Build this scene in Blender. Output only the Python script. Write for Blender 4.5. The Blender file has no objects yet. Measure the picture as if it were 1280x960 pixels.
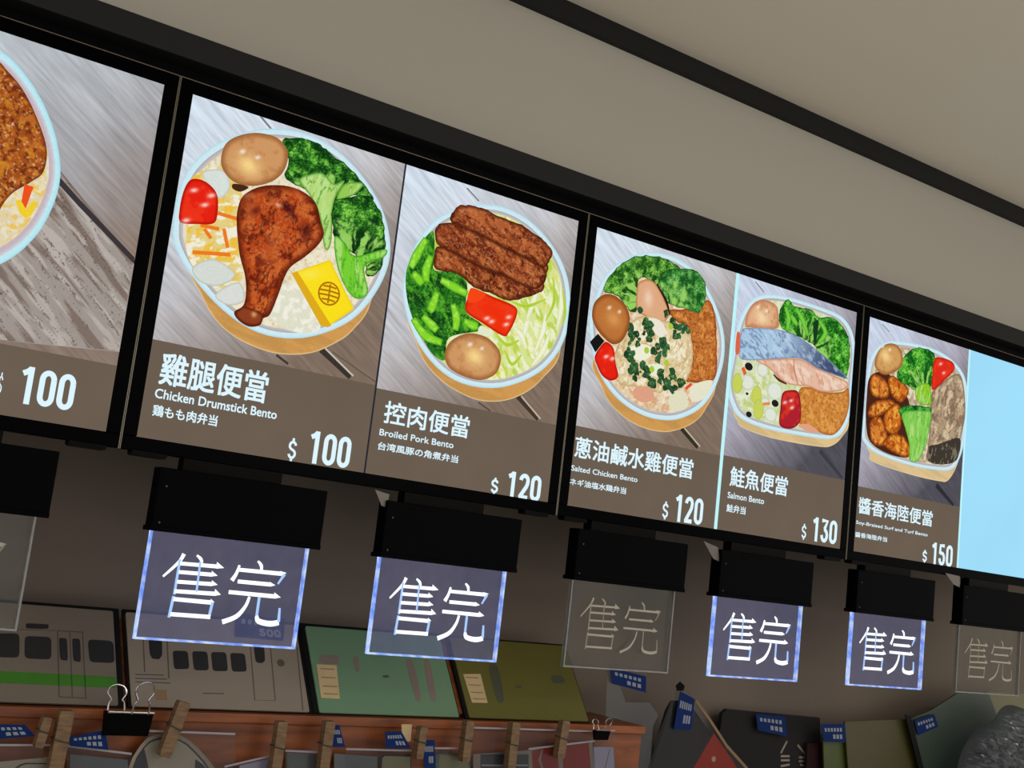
import bpy, math
import numpy as np
from mathutils import Vector, Matrix
from mathutils.geometry import delaunay_2d_cdt

# ------------------------------------------------------------------ camera, world, lights, exposure
scene = bpy.context.scene
COL = scene.collection
vs = scene.view_settings
vs.view_transform = 'Standard'; vs.look = 'None'; vs.gamma = 1.0; vs.exposure = 0.0; vs.use_curve_mapping = False

cam = bpy.data.cameras.new('camera'); cam_o = bpy.data.objects.new('camera', cam); COL.objects.link(cam_o)
cam.sensor_fit = 'HORIZONTAL'; cam.sensor_width = 36.0; cam.lens = 1501.0713516 / 1280 * 36; cam.clip_start = 0.02
right = Vector((0.812235, -0.57196, 0.114612)); down = Vector((0.181747, 0.061436, -0.981424)); fwd = Vector((0.554294, 0.817978, 0.153853))
M = Matrix((right, -down, -fwd)).transposed().to_4x4(); M.translation = Vector((-0.5077576, -1.64614374, -0.12365973))
cam_o.matrix_world = M
scene.camera = cam_o

world = bpy.data.worlds.new('world'); scene.world = world; world.use_nodes = True
wn = world.node_tree.nodes; wn['Background'].inputs[0].default_value = (1.0, 0.96, 0.88, 1); wn['Background'].inputs[1].default_value = 0.98

def area(name, loc, target, size, power, color):
    l = bpy.data.lights.new(name, 'AREA'); l.shape = 'RECTANGLE'; l.size, l.size_y = size; l.energy = power; l.color = color
    o = bpy.data.objects.new(name, l); COL.objects.link(o); o.location = loc
    o.rotation_euler = (Vector(target) - Vector(loc)).to_track_quat('-Z', 'Y').to_euler()
    return o
area('ceiling_lamp_light', (1.6, -2.2, 0.86), (1.6, -2.2, -1), (1.6, 0.5), 14, (1.0, 0.93, 0.80))
pl_ = bpy.data.lights.new('ceiling_fill_light', 'POINT'); pl_.energy = 11; pl_.shadow_soft_size = 0.25; pl_.color = (1.0, 0.95, 0.86)  # unseen fill light, added to brighten the ceiling
pl_o = bpy.data.objects.new('ceiling_fill_light', pl_); COL.objects.link(pl_o); pl_o.location = (1.25, -2.0, 0.42)
area('ceiling_lamp_light', (-1.2, -2.6, 0.86), (-1.2, -2.6, -1), (1.6, 0.5), 7, (1.0, 0.93, 0.80))

# ------------------------------------------------------------------ helpers: materials
def lin(c):
    c = np.asarray(c, float) / 255.0
    return np.where(c <= 0.04045, c / 12.92, ((c + 0.055) / 1.055) ** 2.4)
def rgba(c): return tuple(lin(c)) + (1.0,)

def nodes(name):
    m = bpy.data.materials.new(name); m.use_nodes = True
    nt = m.node_tree
    return m, nt, nt.nodes, nt.links

def pm(name, c, rough=0.5, metal=0.0, amt=0.12, scale=40.0, spec=0.5, bump=0.0):
    """plain surface whose colour varies a little with a noise texture"""
    m, nt, n, l = nodes(name); b = n['Principled BSDF']
    b.inputs['Roughness'].default_value = rough; b.inputs['Metallic'].default_value = metal
    b.inputs['Specular IOR Level'].default_value = spec
    tc = n.new('ShaderNodeTexCoord'); nz = n.new('ShaderNodeTexNoise'); nz.inputs['Scale'].default_value = scale; nz.inputs['Detail'].default_value = 4
    mx = n.new('ShaderNodeMix'); mx.data_type = 'RGBA'
    cl = lin(c)
    mx.inputs[6].default_value = tuple(cl * (1 - amt)) + (1,); mx.inputs[7].default_value = tuple(np.minimum(cl * (1 + amt), 1)) + (1,)
    l.new(tc.outputs['Object'], nz.inputs['Vector']); l.new(nz.outputs['Fac'], mx.inputs[0]); l.new(mx.outputs[2], b.inputs['Base Color'])
    if bump:
        bp = n.new('ShaderNodeBump'); bp.inputs['Strength'].default_value = bump; bp.inputs['Distance'].default_value = 0.002
        l.new(nz.outputs['Fac'], bp.inputs['Height']); l.new(bp.outputs[0], b.inputs['Normal'])
    return m

def em(name, c, strength=1.0, amt=0.05, scale=120.0):
    """a surface that gives off light: screen, lit acrylic"""
    m, nt, n, l = nodes(name); n.remove(n['Principled BSDF'])
    e = n.new('ShaderNodeEmission'); e.inputs[1].default_value = strength
    tc = n.new('ShaderNodeTexCoord'); nz = n.new('ShaderNodeTexNoise'); nz.inputs['Scale'].default_value = scale
    mx = n.new('ShaderNodeMix'); mx.data_type = 'RGBA'; cl = lin(c)
    mx.inputs[6].default_value = tuple(cl * (1 - amt)) + (1,); mx.inputs[7].default_value = tuple(cl * (1 + amt)) + (1,)
    l.new(tc.outputs['Object'], nz.inputs['Vector']); l.new(nz.outputs['Fac'], mx.inputs[0]); l.new(mx.outputs[2], e.inputs[0])
    l.new(e.outputs[0], n['Material Output'].inputs[0])
    return m

def picture_mat():
    m, nt, n, l = nodes('screen_picture'); n.remove(n['Principled BSDF'])
    a = n.new('ShaderNodeAttribute'); a.attribute_name = 'Col'
    tc = n.new('ShaderNodeTexCoord'); nz = n.new('ShaderNodeTexNoise'); nz.inputs['Scale'].default_value = 420; nz.inputs['Detail'].default_value = 3
    mr = n.new('ShaderNodeMapRange'); mr.inputs[1].default_value = 0.3; mr.inputs[2].default_value = 0.7; mr.inputs[3].default_value = 0.95; mr.inputs[4].default_value = 1.05
    mx = n.new('ShaderNodeMix'); mx.data_type = 'RGBA'; mx.blend_type = 'MULTIPLY'; mx.inputs[0].default_value = 1
    e = n.new('ShaderNodeEmission')
    l.new(tc.outputs['Object'], nz.inputs['Vector']); l.new(nz.outputs['Fac'], mr.inputs[0])
    l.new(a.outputs['Color'], mx.inputs[6]); l.new(mr.outputs[0], mx.inputs[7]); l.new(mx.outputs[2], e.inputs[0])
    l.new(e.outputs[0], n['Material Output'].inputs[0])
    return m

def wood_picture_mat(name, light, mid, dark, p0, p1, ang=-35, seams=(0.30,)):
    """the plank table in the menu pictures; panel coordinates, planks run down to the right"""
    m, nt, n, l = nodes(name); n.remove(n['Principled BSDF'])
    tc = n.new('ShaderNodeTexCoord')
    rot = n.new('ShaderNodeMapping'); rot.vector_type = 'TEXTURE'; rot.inputs['Rotation'].default_value = (0, math.radians(-ang), 0)
    l.new(tc.outputs['Object'], rot.inputs[0])
    st = n.new('ShaderNodeMapping'); st.inputs['Scale'].default_value = (9, 1, 130); l.new(rot.outputs[0], st.inputs[0])
    g = n.new('ShaderNodeTexNoise'); g.inputs['Scale'].default_value = 1.0; g.inputs['Detail'].default_value = 5; g.inputs['Roughness'].default_value = 0.65
    l.new(st.outputs[0], g.inputs[0])
    sep = n.new('ShaderNodeSeparateXYZ'); l.new(tc.outputs['Object'], sep.inputs[0])
    # x - z gradient from the bright upper left to the brown lower right
    sub = n.new('ShaderNodeMath'); sub.operation = 'SUBTRACT'; l.new(sep.outputs[0], sub.inputs[0]); l.new(sep.outputs[2], sub.inputs[1])
    big = n.new('ShaderNodeTexNoise'); big.inputs['Scale'].default_value = 7; big.inputs['Detail'].default_value = 2; l.new(tc.outputs['Object'], big.inputs[0])
    ad = n.new('ShaderNodeMath'); ad.operation = 'MULTIPLY_ADD'; ad.inputs[1].default_value = 0.14; l.new(big.outputs['Fac'], ad.inputs[0]); l.new(sub.outputs[0], ad.inputs[2])
    mr = n.new('ShaderNodeMapRange'); mr.inputs[1].default_value = p0; mr.inputs[2].default_value = p1; l.new(ad.outputs[0], mr.inputs[0])
    cr = n.new('ShaderNodeValToRGB'); el = cr.color_ramp.elements
    el[0].position = 0; el[0].color = rgba(light); el[1].position = 1; el[1].color = rgba(dark)
    e2 = el.new(0.55); e2.color = rgba(mid)
    l.new(mr.outputs[0], cr.inputs[0])
    gm = n.new('ShaderNodeMapRange'); gm.inputs[1].default_value = 0.3; gm.inputs[2].default_value = 0.7; gm.inputs[3].default_value = 0.72; gm.inputs[4].default_value = 1.2
    l.new(g.outputs['Fac'], gm.inputs[0])
    mx = n.new('ShaderNodeMix'); mx.data_type = 'RGBA'; mx.blend_type = 'MULTIPLY'; mx.inputs[0].default_value = 1
    l.new(cr.outputs[0], mx.inputs[6]); l.new(gm.outputs[0], mx.inputs[7])
    e = n.new('ShaderNodeEmission'); l.new(mx.outputs[2], e.inputs[0]); l.new(e.outputs[0], n['Material Output'].inputs[0])
    return m

def wood_mat(name, c0, c1, scale=(6, 60, 60), rough=0.45):
    m, nt, n, l = nodes(name); b = n['Principled BSDF']; b.inputs['Roughness'].default_value = rough
    tc = n.new('ShaderNodeTexCoord'); mp = n.new('ShaderNodeMapping'); mp.inputs['Scale'].default_value = scale
    nz = n.new('ShaderNodeTexNoise'); nz.inputs['Scale'].default_value = 1; nz.inputs['Detail'].default_value = 6; nz.inputs['Distortion'].default_value = 0.6
    cr = n.new('ShaderNodeValToRGB'); cr.color_ramp.elements[0].position = 0.3; cr.color_ramp.elements[1].position = 0.72
    cr.color_ramp.elements[0].color = rgba(c0); cr.color_ramp.elements[1].color = rgba(c1)
    l.new(tc.outputs['Object'], mp.inputs[0]); l.new(mp.outputs[0], nz.inputs[0]); l.new(nz.outputs['Fac'], cr.inputs[0]); l.new(cr.outputs[0], b.inputs['Base Color'])
    return m

def film_mat(name, tint, refl=0.10, haze=0.0, glow=None, rough=0.08):
    """clear sheet: mostly see-through, a little gloss and haze, optional glow of the lit sign"""
    m, nt, n, l = nodes(name); n.remove(n['Principled BSDF'])
    t = n.new('ShaderNodeBsdfTransparent'); t.inputs[0].default_value = rgba(tint)
    gl = n.new('ShaderNodeBsdfGlossy'); gl.inputs['Roughness'].default_value = rough; gl.inputs[0].default_value = (0.9, 0.92, 1, 1)
    tc = n.new('ShaderNodeTexCoord'); nz = n.new('ShaderNodeTexNoise'); nz.inputs['Scale'].default_value = 60; nz.inputs['Detail'].default_value = 3
    l.new(tc.outputs['Object'], nz.inputs[0])
    mr = n.new('ShaderNodeMapRange'); mr.inputs[3].default_value = refl * 0.5; mr.inputs[4].default_value = refl * 1.5; l.new(nz.outputs['Fac'], mr.inputs[0])
    mx = n.new('ShaderNodeMixShader'); l.new(mr.outputs[0], mx.inputs[0]); l.new(t.outputs[0], mx.inputs[1]); l.new(gl.outputs[0], mx.inputs[2])
    out = mx
    if haze:
        d = n.new('ShaderNodeBsdfDiffuse'); d.inputs[0].default_value = (0.75, 0.75, 0.78, 1)
        m2 = n.new('ShaderNodeMixShader'); m2.inputs[0].default_value = haze; l.new(out.outputs[0], m2.inputs[1]); l.new(d.outputs[0], m2.inputs[2]); out = m2
    if glow:
        e = n.new('ShaderNodeEmission'); e.inputs[0].default_value = rgba(glow)
        mr2 = n.new('ShaderNodeMapRange'); mr2.inputs[3].default_value = 0.75; mr2.inputs[4].default_value = 1.25; l.new(nz.outputs['Fac'], mr2.inputs[0]); l.new(mr2.outputs[0], e.inputs[1])
        ads = n.new('ShaderNodeAddShader'); l.new(out.outputs[0], ads.inputs[0]); l.new(e.outputs[0], ads.inputs[1]); out = ads
    l.new(out.outputs[0], n['Material Output'].inputs[0])
    return m

# ------------------------------------------------------------------ helpers: geometry
ORG = {}
def _link(o, parent, org, label=None):
    COL.objects.link(o)
    org = Vector(org); ORG[o.name] = org
    if parent is not None:
        o.parent = parent; o.location = org - ORG[parent.name]
    else: o.location = org
    if label: o['label'] = label
    return o

def empty(name, loc, label, cat, group=None):
    o = bpy.data.objects.new(name, None); o.empty_display_size = 0.02
    _link(o, None, loc); o['label'] = label; o['category'] = cat
    if group: o['group'] = group
    return o
def tag(o, label, cat, group=None):
    o['label'] = label; o['category'] = cat
    if group: o['group'] = group
    return o

def up(Y):                       # upright plane facing the customers at depth Y: (u, v, w) -> x, z, towards the viewer
    return lambda u, v, w=0.0: (u, Y - w, v)
LO = Vector((0, 0.1, -0.376)); LV = Vector((0, 0.1, 0.133)).normalized(); LN = Vector((0, -LV.z, LV.y))
def lean(u, v, w=0.0):           # the sloping rest the folders lie back on
    p = LO + LV * v + LN * w
    return (u, p.y, p.z)
def turned(base, cx, cv, ang):   # frame rotated inside another frame around (cx, cv)
    c, s = math.cos(ang), math.sin(ang)
    return lambda u, v, w=0.0: base(cx + c * u - s * v, cv + s * u + c * v, w)

class MB:
    def __init__(self): self.v = []; self.f = []; self.m = []
    def face(self, idx, mi=0): self.f.append(tuple(idx)); self.m.append(mi)
    def box(self, lo, hi, mi=0):
        (x0, y0, z0), (x1, y1, z1) = lo, hi; b = len(self.v)
        self.v += [(x0,y0,z0),(x1,y0,z0),(x1,y1,z0),(x0,y1,z0),(x0,y0,z1),(x1,y0,z1),(x1,y1,z1),(x0,y1,z1)]
        for q in ((0,3,2,1),(4,5,6,7),(0,1,5,4),(1,2,6,5),(2,3,7,6),(3,0,4,7)): self.face([b + i for i in q], mi)
        return self
    def prism(self, pts, fr, w0, w1, mi=0):
        a = sum(p[0] * q[1] - q[0] * p[1] for p, q in zip(pts, pts[1:] + pts[:1]))
        if a < 0: pts = pts[::-1]
        n = len(pts); b = len(self.v)
        self.v += [fr(u, v, w0) for u, v in pts] + [fr(u, v, w1) for u, v in pts]
        self.face([b + n + i for i in range(n)], mi); self.face([b + i for i in range(n)][::-1], mi)
        for i in range(n):
            j = (i + 1) % n; self.face([b + i, b + j, b + n + j, b + n + i], mi)
        return self
    def rect(self, u0, v0, u1, v1, fr, w0, w1, mi=0, r=0.0, seg=4):
        if r <= 0: return self.prism([(u0,v0),(u1,v0),(u1,v1),(u0,v1)], fr, w0, w1, mi)
        return self.prism(rrect(u0, v0, u1, v1, r, seg), fr, w0, w1, mi)
    def ribbon(self, pts, widths, fr, w0, w1, mi=0):
        return self.prism(ribbon_pts(pts, widths), fr, w0, w1, mi)
    def tube(self, path, r, mi=0, seg=8):
        path = [Vector(p) for p in path]; b = len(self.v); n = len(path); ref = None
        for i, p in enumerate(path):
            t = (path[min(i + 1, n - 1)] - path[max(i - 1, 0)]).normalized()
            if ref is None: ref = t.orthogonal().normalized()
            a = (ref - t * ref.dot(t)).normalized(); ref = a; c = t.cross(a)
            for k in range(seg):
                th = 2 * math.pi * k / seg
                self.v.append(tuple(p + (a * math.cos(th) + c * math.sin(th)) * r))
        for i in range(n - 1):
            for k in range(seg):
                k2 = (k + 1) % seg
                self.face([b + i*seg + k, b + i*seg + k2, b + (i+1)*seg + k2, b + (i+1)*seg + k], mi)
        self.face([b + k for k in range(seg)][::-1], mi); self.face([b + (n-1)*seg + k for k in range(seg)], mi)
        return self
    def build(self, name, mats, parent=None, org=None, label=None, bevel=0.0):
        if not isinstance(mats, (list, tuple)): mats = [mats]
        if org is None: org = ORG[parent.name] if parent is not None else (0, 0, 0)
        o3 = Vector(org)
        me = bpy.data.meshes.new(name); me.from_pydata([tuple(Vector(p) - o3) for p in self.v], [], self.f)
        for m in mats: me.materials.append(m)
        me.polygons.foreach_set('material_index', self.m); me.update()
        o = _link(bpy.data.objects.new(name, me), parent, o3, label)
        if bevel:
            bv = o.modifiers.new('bevel', 'BEVEL'); bv.width = bevel; bv.segments = 2; bv.limit_method = 'ANGLE'; bv.angle_limit = math.radians(50)
        return o

def rrect(u0, v0, u1, v1, r, seg=4):
    out = []
    for cx, cy, a0 in ((u1-r, v0+r, -90), (u1-r, v1-r, 0), (u0+r, v1-r, 90), (u0+r, v0+r, 180)):
        for k in range(seg + 1):
            a = math.radians(a0 + 90 * k / seg); out.append((cx + r * math.cos(a), cy + r * math.sin(a)))
    return out
def circle(cx, cy, r, n=24, ry=None, a=0.0):
    ry = ry or r; c, s = math.cos(a), math.sin(a)
    return [(cx + c*r*math.cos(t) - s*ry*math.sin(t), cy + s*r*math.cos(t) + c*ry*math.sin(t)) for t in [2*math.pi*i/n for i in range(n)]]
def ribbon_pts(pts, widths):
    P = [Vector(p) for p in pts]; n = len(P)
    if not isinstance(widths, (list, tuple)): widths = [widths] * n
    L, R = [], []
    for i, p in enumerate(P):
        t = (P[min(i+1, n-1)] - P[max(i-1, 0)]).normalized(); nn = Vector((-t.y, t.x)) * widths[i] * 0.5
        L.append(tuple(p + nn)); R.append(tuple(p - nn))
    return R + L[::-1]
def spline(pts, closed=True, sub=6):
    n = len(pts); out = []
    P = lambda i: np.array(pts[i % n] if closed else pts[min(max(i, 0), n - 1)], float)
    for i in range(n if closed else n - 1):
        p0, p1, p2, p3 = P(i-1), P(i), P(i+1), P(i+2)
        for k in range(sub):
            t = k / sub
            q = 0.5 * ((2*p1) + (-p0+p2)*t + (2*p0-5*p1+4*p2-p3)*t*t + (-p0+3*p1-3*p2+p3)*t**3)
            out.append((float(q[0]), float(q[1])))
    if not closed: out.append(tuple(pts[-1]))
    return out

# ------------------------------------------------------------------ helpers: the pictures the screens show
def hash2(ix, iy, s):
    h = np.sin(ix * 127.1 + iy * 311.7 + s * 74.7) * 43758.5453
    return h - np.floor(h)
def vnoise(x, y, s):
    ix, iy = np.floor(x), np.floor(y); fx, fy = x - ix, y - iy
    fx = fx*fx*(3-2*fx); fy = fy*fy*(3-2*fy)
    a, b, c, d = hash2(ix,iy,s), hash2(ix+1,iy,s), hash2(ix,iy+1,s), hash2(ix+1,iy+1,s)
    return (a*(1-fx)+b*fx)*(1-fy) + (c*(1-fx)+d*fx)*fy
def fbm(x, y, s):
    return 0.55*vnoise(x,y,s) + 0.28*vnoise(2.1*x,2.1*y,s+3) + 0.17*vnoise(4.3*x,4.3*y,s+7)
def cells(x, y, s):
    ix, iy = np.floor(x), np.floor(y); best = np.full(x.shape, 9.0)
    for dx in (-1, 0, 1):
        for dy in (-1, 0, 1):
            cx, cy = ix+dx, iy+dy
            px, py = cx + hash2(cx,cy,s), cy + hash2(cx,cy,s+11)
            best = np.minimum(best, np.hypot(px-x, py-y))
    return best
def sstep(a, b, x):
    t = np.clip((x-a)/(b-a), 0, 1); return t*t*(3-2*t)
def inside(P, poly):
    x, y = P[:,0], P[:,1]; r = np.zeros(len(P), bool); n = len(poly)
    for i in range(n):
        x1, y1 = poly[i]; x2, y2 = poly[(i+1) % n]
        c = (y1 > y) != (y2 > y)
        if y1 != y2: r ^= c & (x < (x2-x1)*(y-y1)/(y2-y1)+x1)
    return r
def bdist(P, poly):
    d = np.full(len(P), 1e9); n = len(poly)
    for i in range(n):
        a = np.array(poly[i]); b = np.array(poly[(i+1) % n]); ab = b - a; L = ab @ ab + 1e-15
        t = np.clip(((P - a) @ ab) / L, 0, 1)
        d = np.minimum(d, np.hypot(*(P - a - t[:,None]*ab).T))
    return d

def clip_poly(poly, rect):
    x0, x1, z0, z1 = rect
    for ax, lim, sg in ((0, x0, 1), (0, x1, -1), (1, z0, 1), (1, z1, -1)):
        out = []
        for p, q in zip(poly, poly[1:] + poly[:1]):
            a, b = (p[ax] - lim) * sg, (q[ax] - lim) * sg
            if a >= 0: out.append(p)
            if a * b < 0:
                t = a / (a - b); out.append((p[0] + (q[0]-p[0])*t, p[1] + (q[1]-p[1])*t))
        poly = out
        if not poly: return []
    r = [poly[0]]
    for p in poly[1:]:
        if math.hypot(p[0]-r[-1][0], p[1]-r[-1][1]) > 1e-5: r.append(p)
    return r
class Picture:
    """coloured shapes of one screen picture, all in one mesh with a colour attribute"""
    def __init__(self, fr, clip=None, w0=0.0008): self.clip = clip; self.fr = fr; self.w = w0; self.v = []; self.f = []; self.c = []; self.k = 0
    def layer(self, pts, base, rim=None, nz=(), hl=(), grad=None, smooth=True, step=0.0016, cell=(), ruffle=0, ridge=(), heads=None):
        poly = spline(pts) if smooth else list(pts)
        if ruffle:
            Q = np.array(poly); N = np.roll(Q, -1, 0) - np.roll(Q, 1, 0); N = np.stack([N[:,1], -N[:,0]], 1); N /= np.linalg.norm(N, axis=1)[:,None] + 1e-9
            j = fbm(Q[:,0]*1000/5.5, Q[:,1]*1000/5.5, self.k + 2.0) - 0.5
            poly = [tuple(p) for p in (Q + N * (j * 2 * ruffle / 1000)[:,None]).tolist()]
        # thin the outline to about one step
        out = [poly[0]]
        for p in poly[1:]:
            if math.hypot(p[0]-out[-1][0], p[1]-out[-1][1]) > step*0.7: out.append(p)
        if math.hypot(out[0][0]-out[-1][0], out[0][1]-out[-1][1]) < step*0.5: out.pop()
        poly = clip_poly(out, self.clip) if self.clip else out
        if len(poly) < 3: return self
        A = np.array(poly)
        x0, y0 = A.min(0); x1, y1 = A.max(0)
        gx, gy = np.meshgrid(np.arange(x0, x1, step), np.arange(y0, y1, step)); gx = gx + (np.arange(gx.shape[0]) % 2)[:,None]*step*0.5
        G = np.stack([gx.ravel(), gy.ravel()], 1)
        if len(G):
            G = G[inside(G, poly)]
            if len(G): G = G[bdist(G, poly) > step*0.5]
        P = np.concatenate([A, G]) if len(G) else A
        n = len(A)
        r = delaunay_2d_cdt([Vector(p) for p in P.tolist()], [(i, (i+1) % n) for i in range(n)], [], 1, 1e-7)
        V = np.array([tuple(q) for q in r[0]])
        col = np.tile(np.array(base, float), (len(V), 1)); self.k += 1; s = self.k * 1.37
        def mix(c, a):
            nonlocal col
            col = col + (np.array(c, float) - col) * np.clip(a, 0, 1)[:,None]
        X, Y = V[:,0]*1000, V[:,1]*1000          # millimetres
        if grad:
            (p0, p1, c1) = grad; d = np.array(p1) - np.array(p0); t = ((V - np.array(p0)) @ d) / (d @ d); mix(c1, sstep(0, 1, t))
        for q in nz:                              # (size mm, colour, amount, lo, hi[, stretch, angle])
            size, c, amt, lo, hi = q[:5]; st, an = (q[5], math.radians(q[6])) if len(q) > 5 else (1, 0)
            u = X*math.cos(an) + Y*math.sin(an); v = -X*math.sin(an) + Y*math.cos(an)
            mix(c, sstep(lo, hi, fbm(u/(size*st), v/size, s + size)) * amt)
        for q in ridge:                           # creases: (size mm, colour, amount, width[, stretch, angle])
            size, c, amt, wd = q[:4]; st, an = (q[4], math.radians(q[5])) if len(q) > 4 else (1, 0)
            u = X*math.cos(an) + Y*math.sin(an); v = -X*math.sin(an) + Y*math.cos(an)
            mix(c, sstep(wd, wd*0.25, np.abs(fbm(u/(size*st), v/size, s + size*1.3) - 0.5)) * amt)
        if heads:                                 # broccoli: stalks fanning out of a foot point into knobbly heads
            foot_, size, dark, mid, tip, stem = heads
            dx, dy = X - foot_[0]*1000, Y - foot_[1]*1000; rad = np.hypot(dx, dy); rm = rad.max(); th = np.arctan2(dy, dx)
            t = rad/rm + (fbm(X/11, Y/11, s + 5) - 0.5)*0.7
            fan = fbm(th*7.0 + 0.4*fbm(X/9, Y/9, s)*3, rad/60, s + 9)
            mix(dark, np.ones(len(V))); mix(stem, sstep(0.42, 0.56, fan))
            ix, iy = np.floor(X/size), np.floor(Y/size); best = np.full(X.shape, 9.0); rnd = np.zeros_like(X); ox = np.zeros_like(X)
            for ax in (-1, 0, 1):
                for ay in (-1, 0, 1):
                    cx, cy = ix+ax, iy+ay; px, py = cx + hash2(cx,cy,s), cy + hash2(cx,cy,s+11); d = np.hypot(px-X/size, py-Y/size)
                    m = d < best; best = np.where(m, d, best); rnd = np.where(m, hash2(cx,cy,s+21), rnd); ox = np.where(m, (Y/size-py) - 0.5*(X/size-px), ox)
            big = fbm(X/(size*3.2), Y/(size*3.2), s + 31)
            lum = np.clip(0.45 + 0.9*(big - 0.5)*2 + 0.35*(rnd - 0.5) + 0.45*ox - 0.35*sstep(0.4, 0.8, best), 0, 1)
            hc = np.where((lum < 0.5)[:,None], np.array(dark) + (np.array(mid) - np.array(dark))*(lum*2)[:,None], np.array(mid) + (np.array(tip) - np.array(mid))*((lum-0.5)*2)[:,None])
            a = sstep(0.38, 0.62, t)[:,None]; col = col + (hc - col)*a
        for q in cell:                            # (size mm, colour at the centres, colour in the gaps)
            size, ci, cg = q; d = cells(X/size, Y/size, s)
            mix(ci, sstep(0.45, 0.1, d)*0.85); mix(cg, sstep(0.45, 0.85, d)*0.9)
        if rim:
            c, wd = rim; mix(c, sstep(wd, 0, bdist(V, poly)*1000) * 0.85)
        for h in hl:                              # (point, rx mm, ry mm, angle, colour, amount)
            (px, py), rx, ry, an, c, amt = h; an = math.radians(an)
            dx, dy = X - px*1000, Y - py*1000
            u = dx*math.cos(an) + dy*math.sin(an); v = -dx*math.sin(an) + dy*math.cos(an)
            mix(c, np.exp(-((u/rx)**2 + (v/ry)**2)) * amt)
        b = len(self.v)
        self.v += [self.fr(x, y, self.w) for x, y in V.tolist()]
        for t in r[2]:
            a = V[t[1]] - V[t[0]]; c = V[t[2]] - V[t[0]]
            self.f.append(tuple(b + i for i in (t if a[0]*c[1]-a[1]*c[0] > 0 else t[::-1])))
        self.c.append(lin(np.clip(col, 0, 255))); self.w += 0.00006
        return self
    def strip(self, pts, widths, base, **k):
        p = spline(pts, closed=False, sub=4); n = len(p)
        if isinstance(widths, (list, tuple)):
            w = list(np.interp(np.linspace(0, 1, n), np.linspace(0, 1, len(widths)), widths))
        else: w = widths
        return self.layer(ribbon_pts(p, w), base, smooth=False, **k)
    def build(self, name, parent, org, label=None):
        o3 = Vector(org); me = bpy.data.meshes.new(name)
        me.from_pydata([tuple(Vector(p) - o3) for p in self.v], [], self.f)
        c = np.concatenate(self.c); c4 = np.ones((len(c), 4), np.float32); c4[:,:3] = c
        at = me.color_attributes.new('Col', 'FLOAT_COLOR', 'POINT'); at.data.foreach_set('color', c4.ravel())
        me.materials.append(MAT['picture']); me.update()
        return _link(bpy.data.objects.new(name, me), parent, o3, label)

def shrink(pts, k, dx=0, dy=0):
    a = np.array(pts); c = a.mean(0); return [(float(x + dx), float(y + dy)) for x, y in (c + (a - c) * k)]

def text_mesh(body, bold=0.0):
    cu = bpy.data.curves.new('lettering', 'FONT'); cu.body = body; cu.size = 1.0; cu.offset = bold; cu.resolution_u = 3
    t = bpy.data.objects.new('lettering', cu); COL.objects.link(t)
    dg = bpy.context.evaluated_depsgraph_get(); me = bpy.data.meshes.new_from_object(t.evaluated_get(dg))
    co = np.empty(len(me.vertices) * 3); me.vertices.foreach_get('co', co); co = co.reshape(-1, 3)
    fc = [tuple(p.vertices) for p in me.polygons]
    bpy.data.objects.remove(t); bpy.data.curves.remove(cu); bpy.data.meshes.remove(me)
    return co[:, :2], fc
def arc(cx, cy, rx, ry, a0, a1, n=10):
    return [(cx + rx*math.cos(math.radians(a0 + (a1-a0)*i/n)), cy + ry*math.sin(math.radians(a0 + (a1-a0)*i/n))) for i in range(n+1)]
# price numerals: narrow, even strokes with round shoulders, drawn in a box 0..0.5 by 0..1
DIGITS = {
    '0': [arc(.25,.73,.165,.185,0,180) + arc(.25,.27,.165,.185,180,360) + [(.415,.5),(.415,.73)]],
    '1': [[(.30,0),(.30,1)], [(.08,.80),(.20,.86),(.30,.955)]],
    '2': [arc(.25,.73,.165,.185,180,0) + [(.40,.60),(.36,.50),(.10,.085)], [(.04,.085),(.46,.085)]],
    '3': [[(.06,.915),(.41,.915),(.24,.57)], [(.20,.575),(.25,.575)] + arc(.25,.31,.165,.225,80,-180)],
    '5': [[(.42,.915),(.12,.915),(.10,.53)], [(.10,.53),(.16,.585)] + arc(.25,.33,.165,.245,100,-180)],
    '$': [[(.25,.0),(.25,.16)], [(.25,.84),(.25,1)], arc(.25,.66,.17,.17,10,180) + [(.09,.60),(.16,.53),(.34,.46),(.41,.39)] + arc(.25,.33,.17,.18,0,-170)]}
def digits(mb, body, box, fr, w):
    (u0, v0), (u1, v1) = box; n = len(body); cell = (u1 - u0) / (0.5 * n + 0.06 * (n - 1))
    for i, ch in enumerate(body):
        x = u0 + i * 0.56 * cell; k = 0
        for st in DIGITS[ch]:
            P = [(a * cell, b * (v1 - v0)) for a, b in st]
            q = ribbon_pts(P, (0.165 if ch != '$' else 0.135) * cell); m = len(P); b = len(mb.v); k += 1
            mb.v += [fr(x + a, v0 + c, w + k * 0.00002) for a, c in q]
            for j in range(m - 1): mb.face([b + j, b + j + 1, b + 2*m - 2 - j, b + 2*m - 1 - j])
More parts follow.
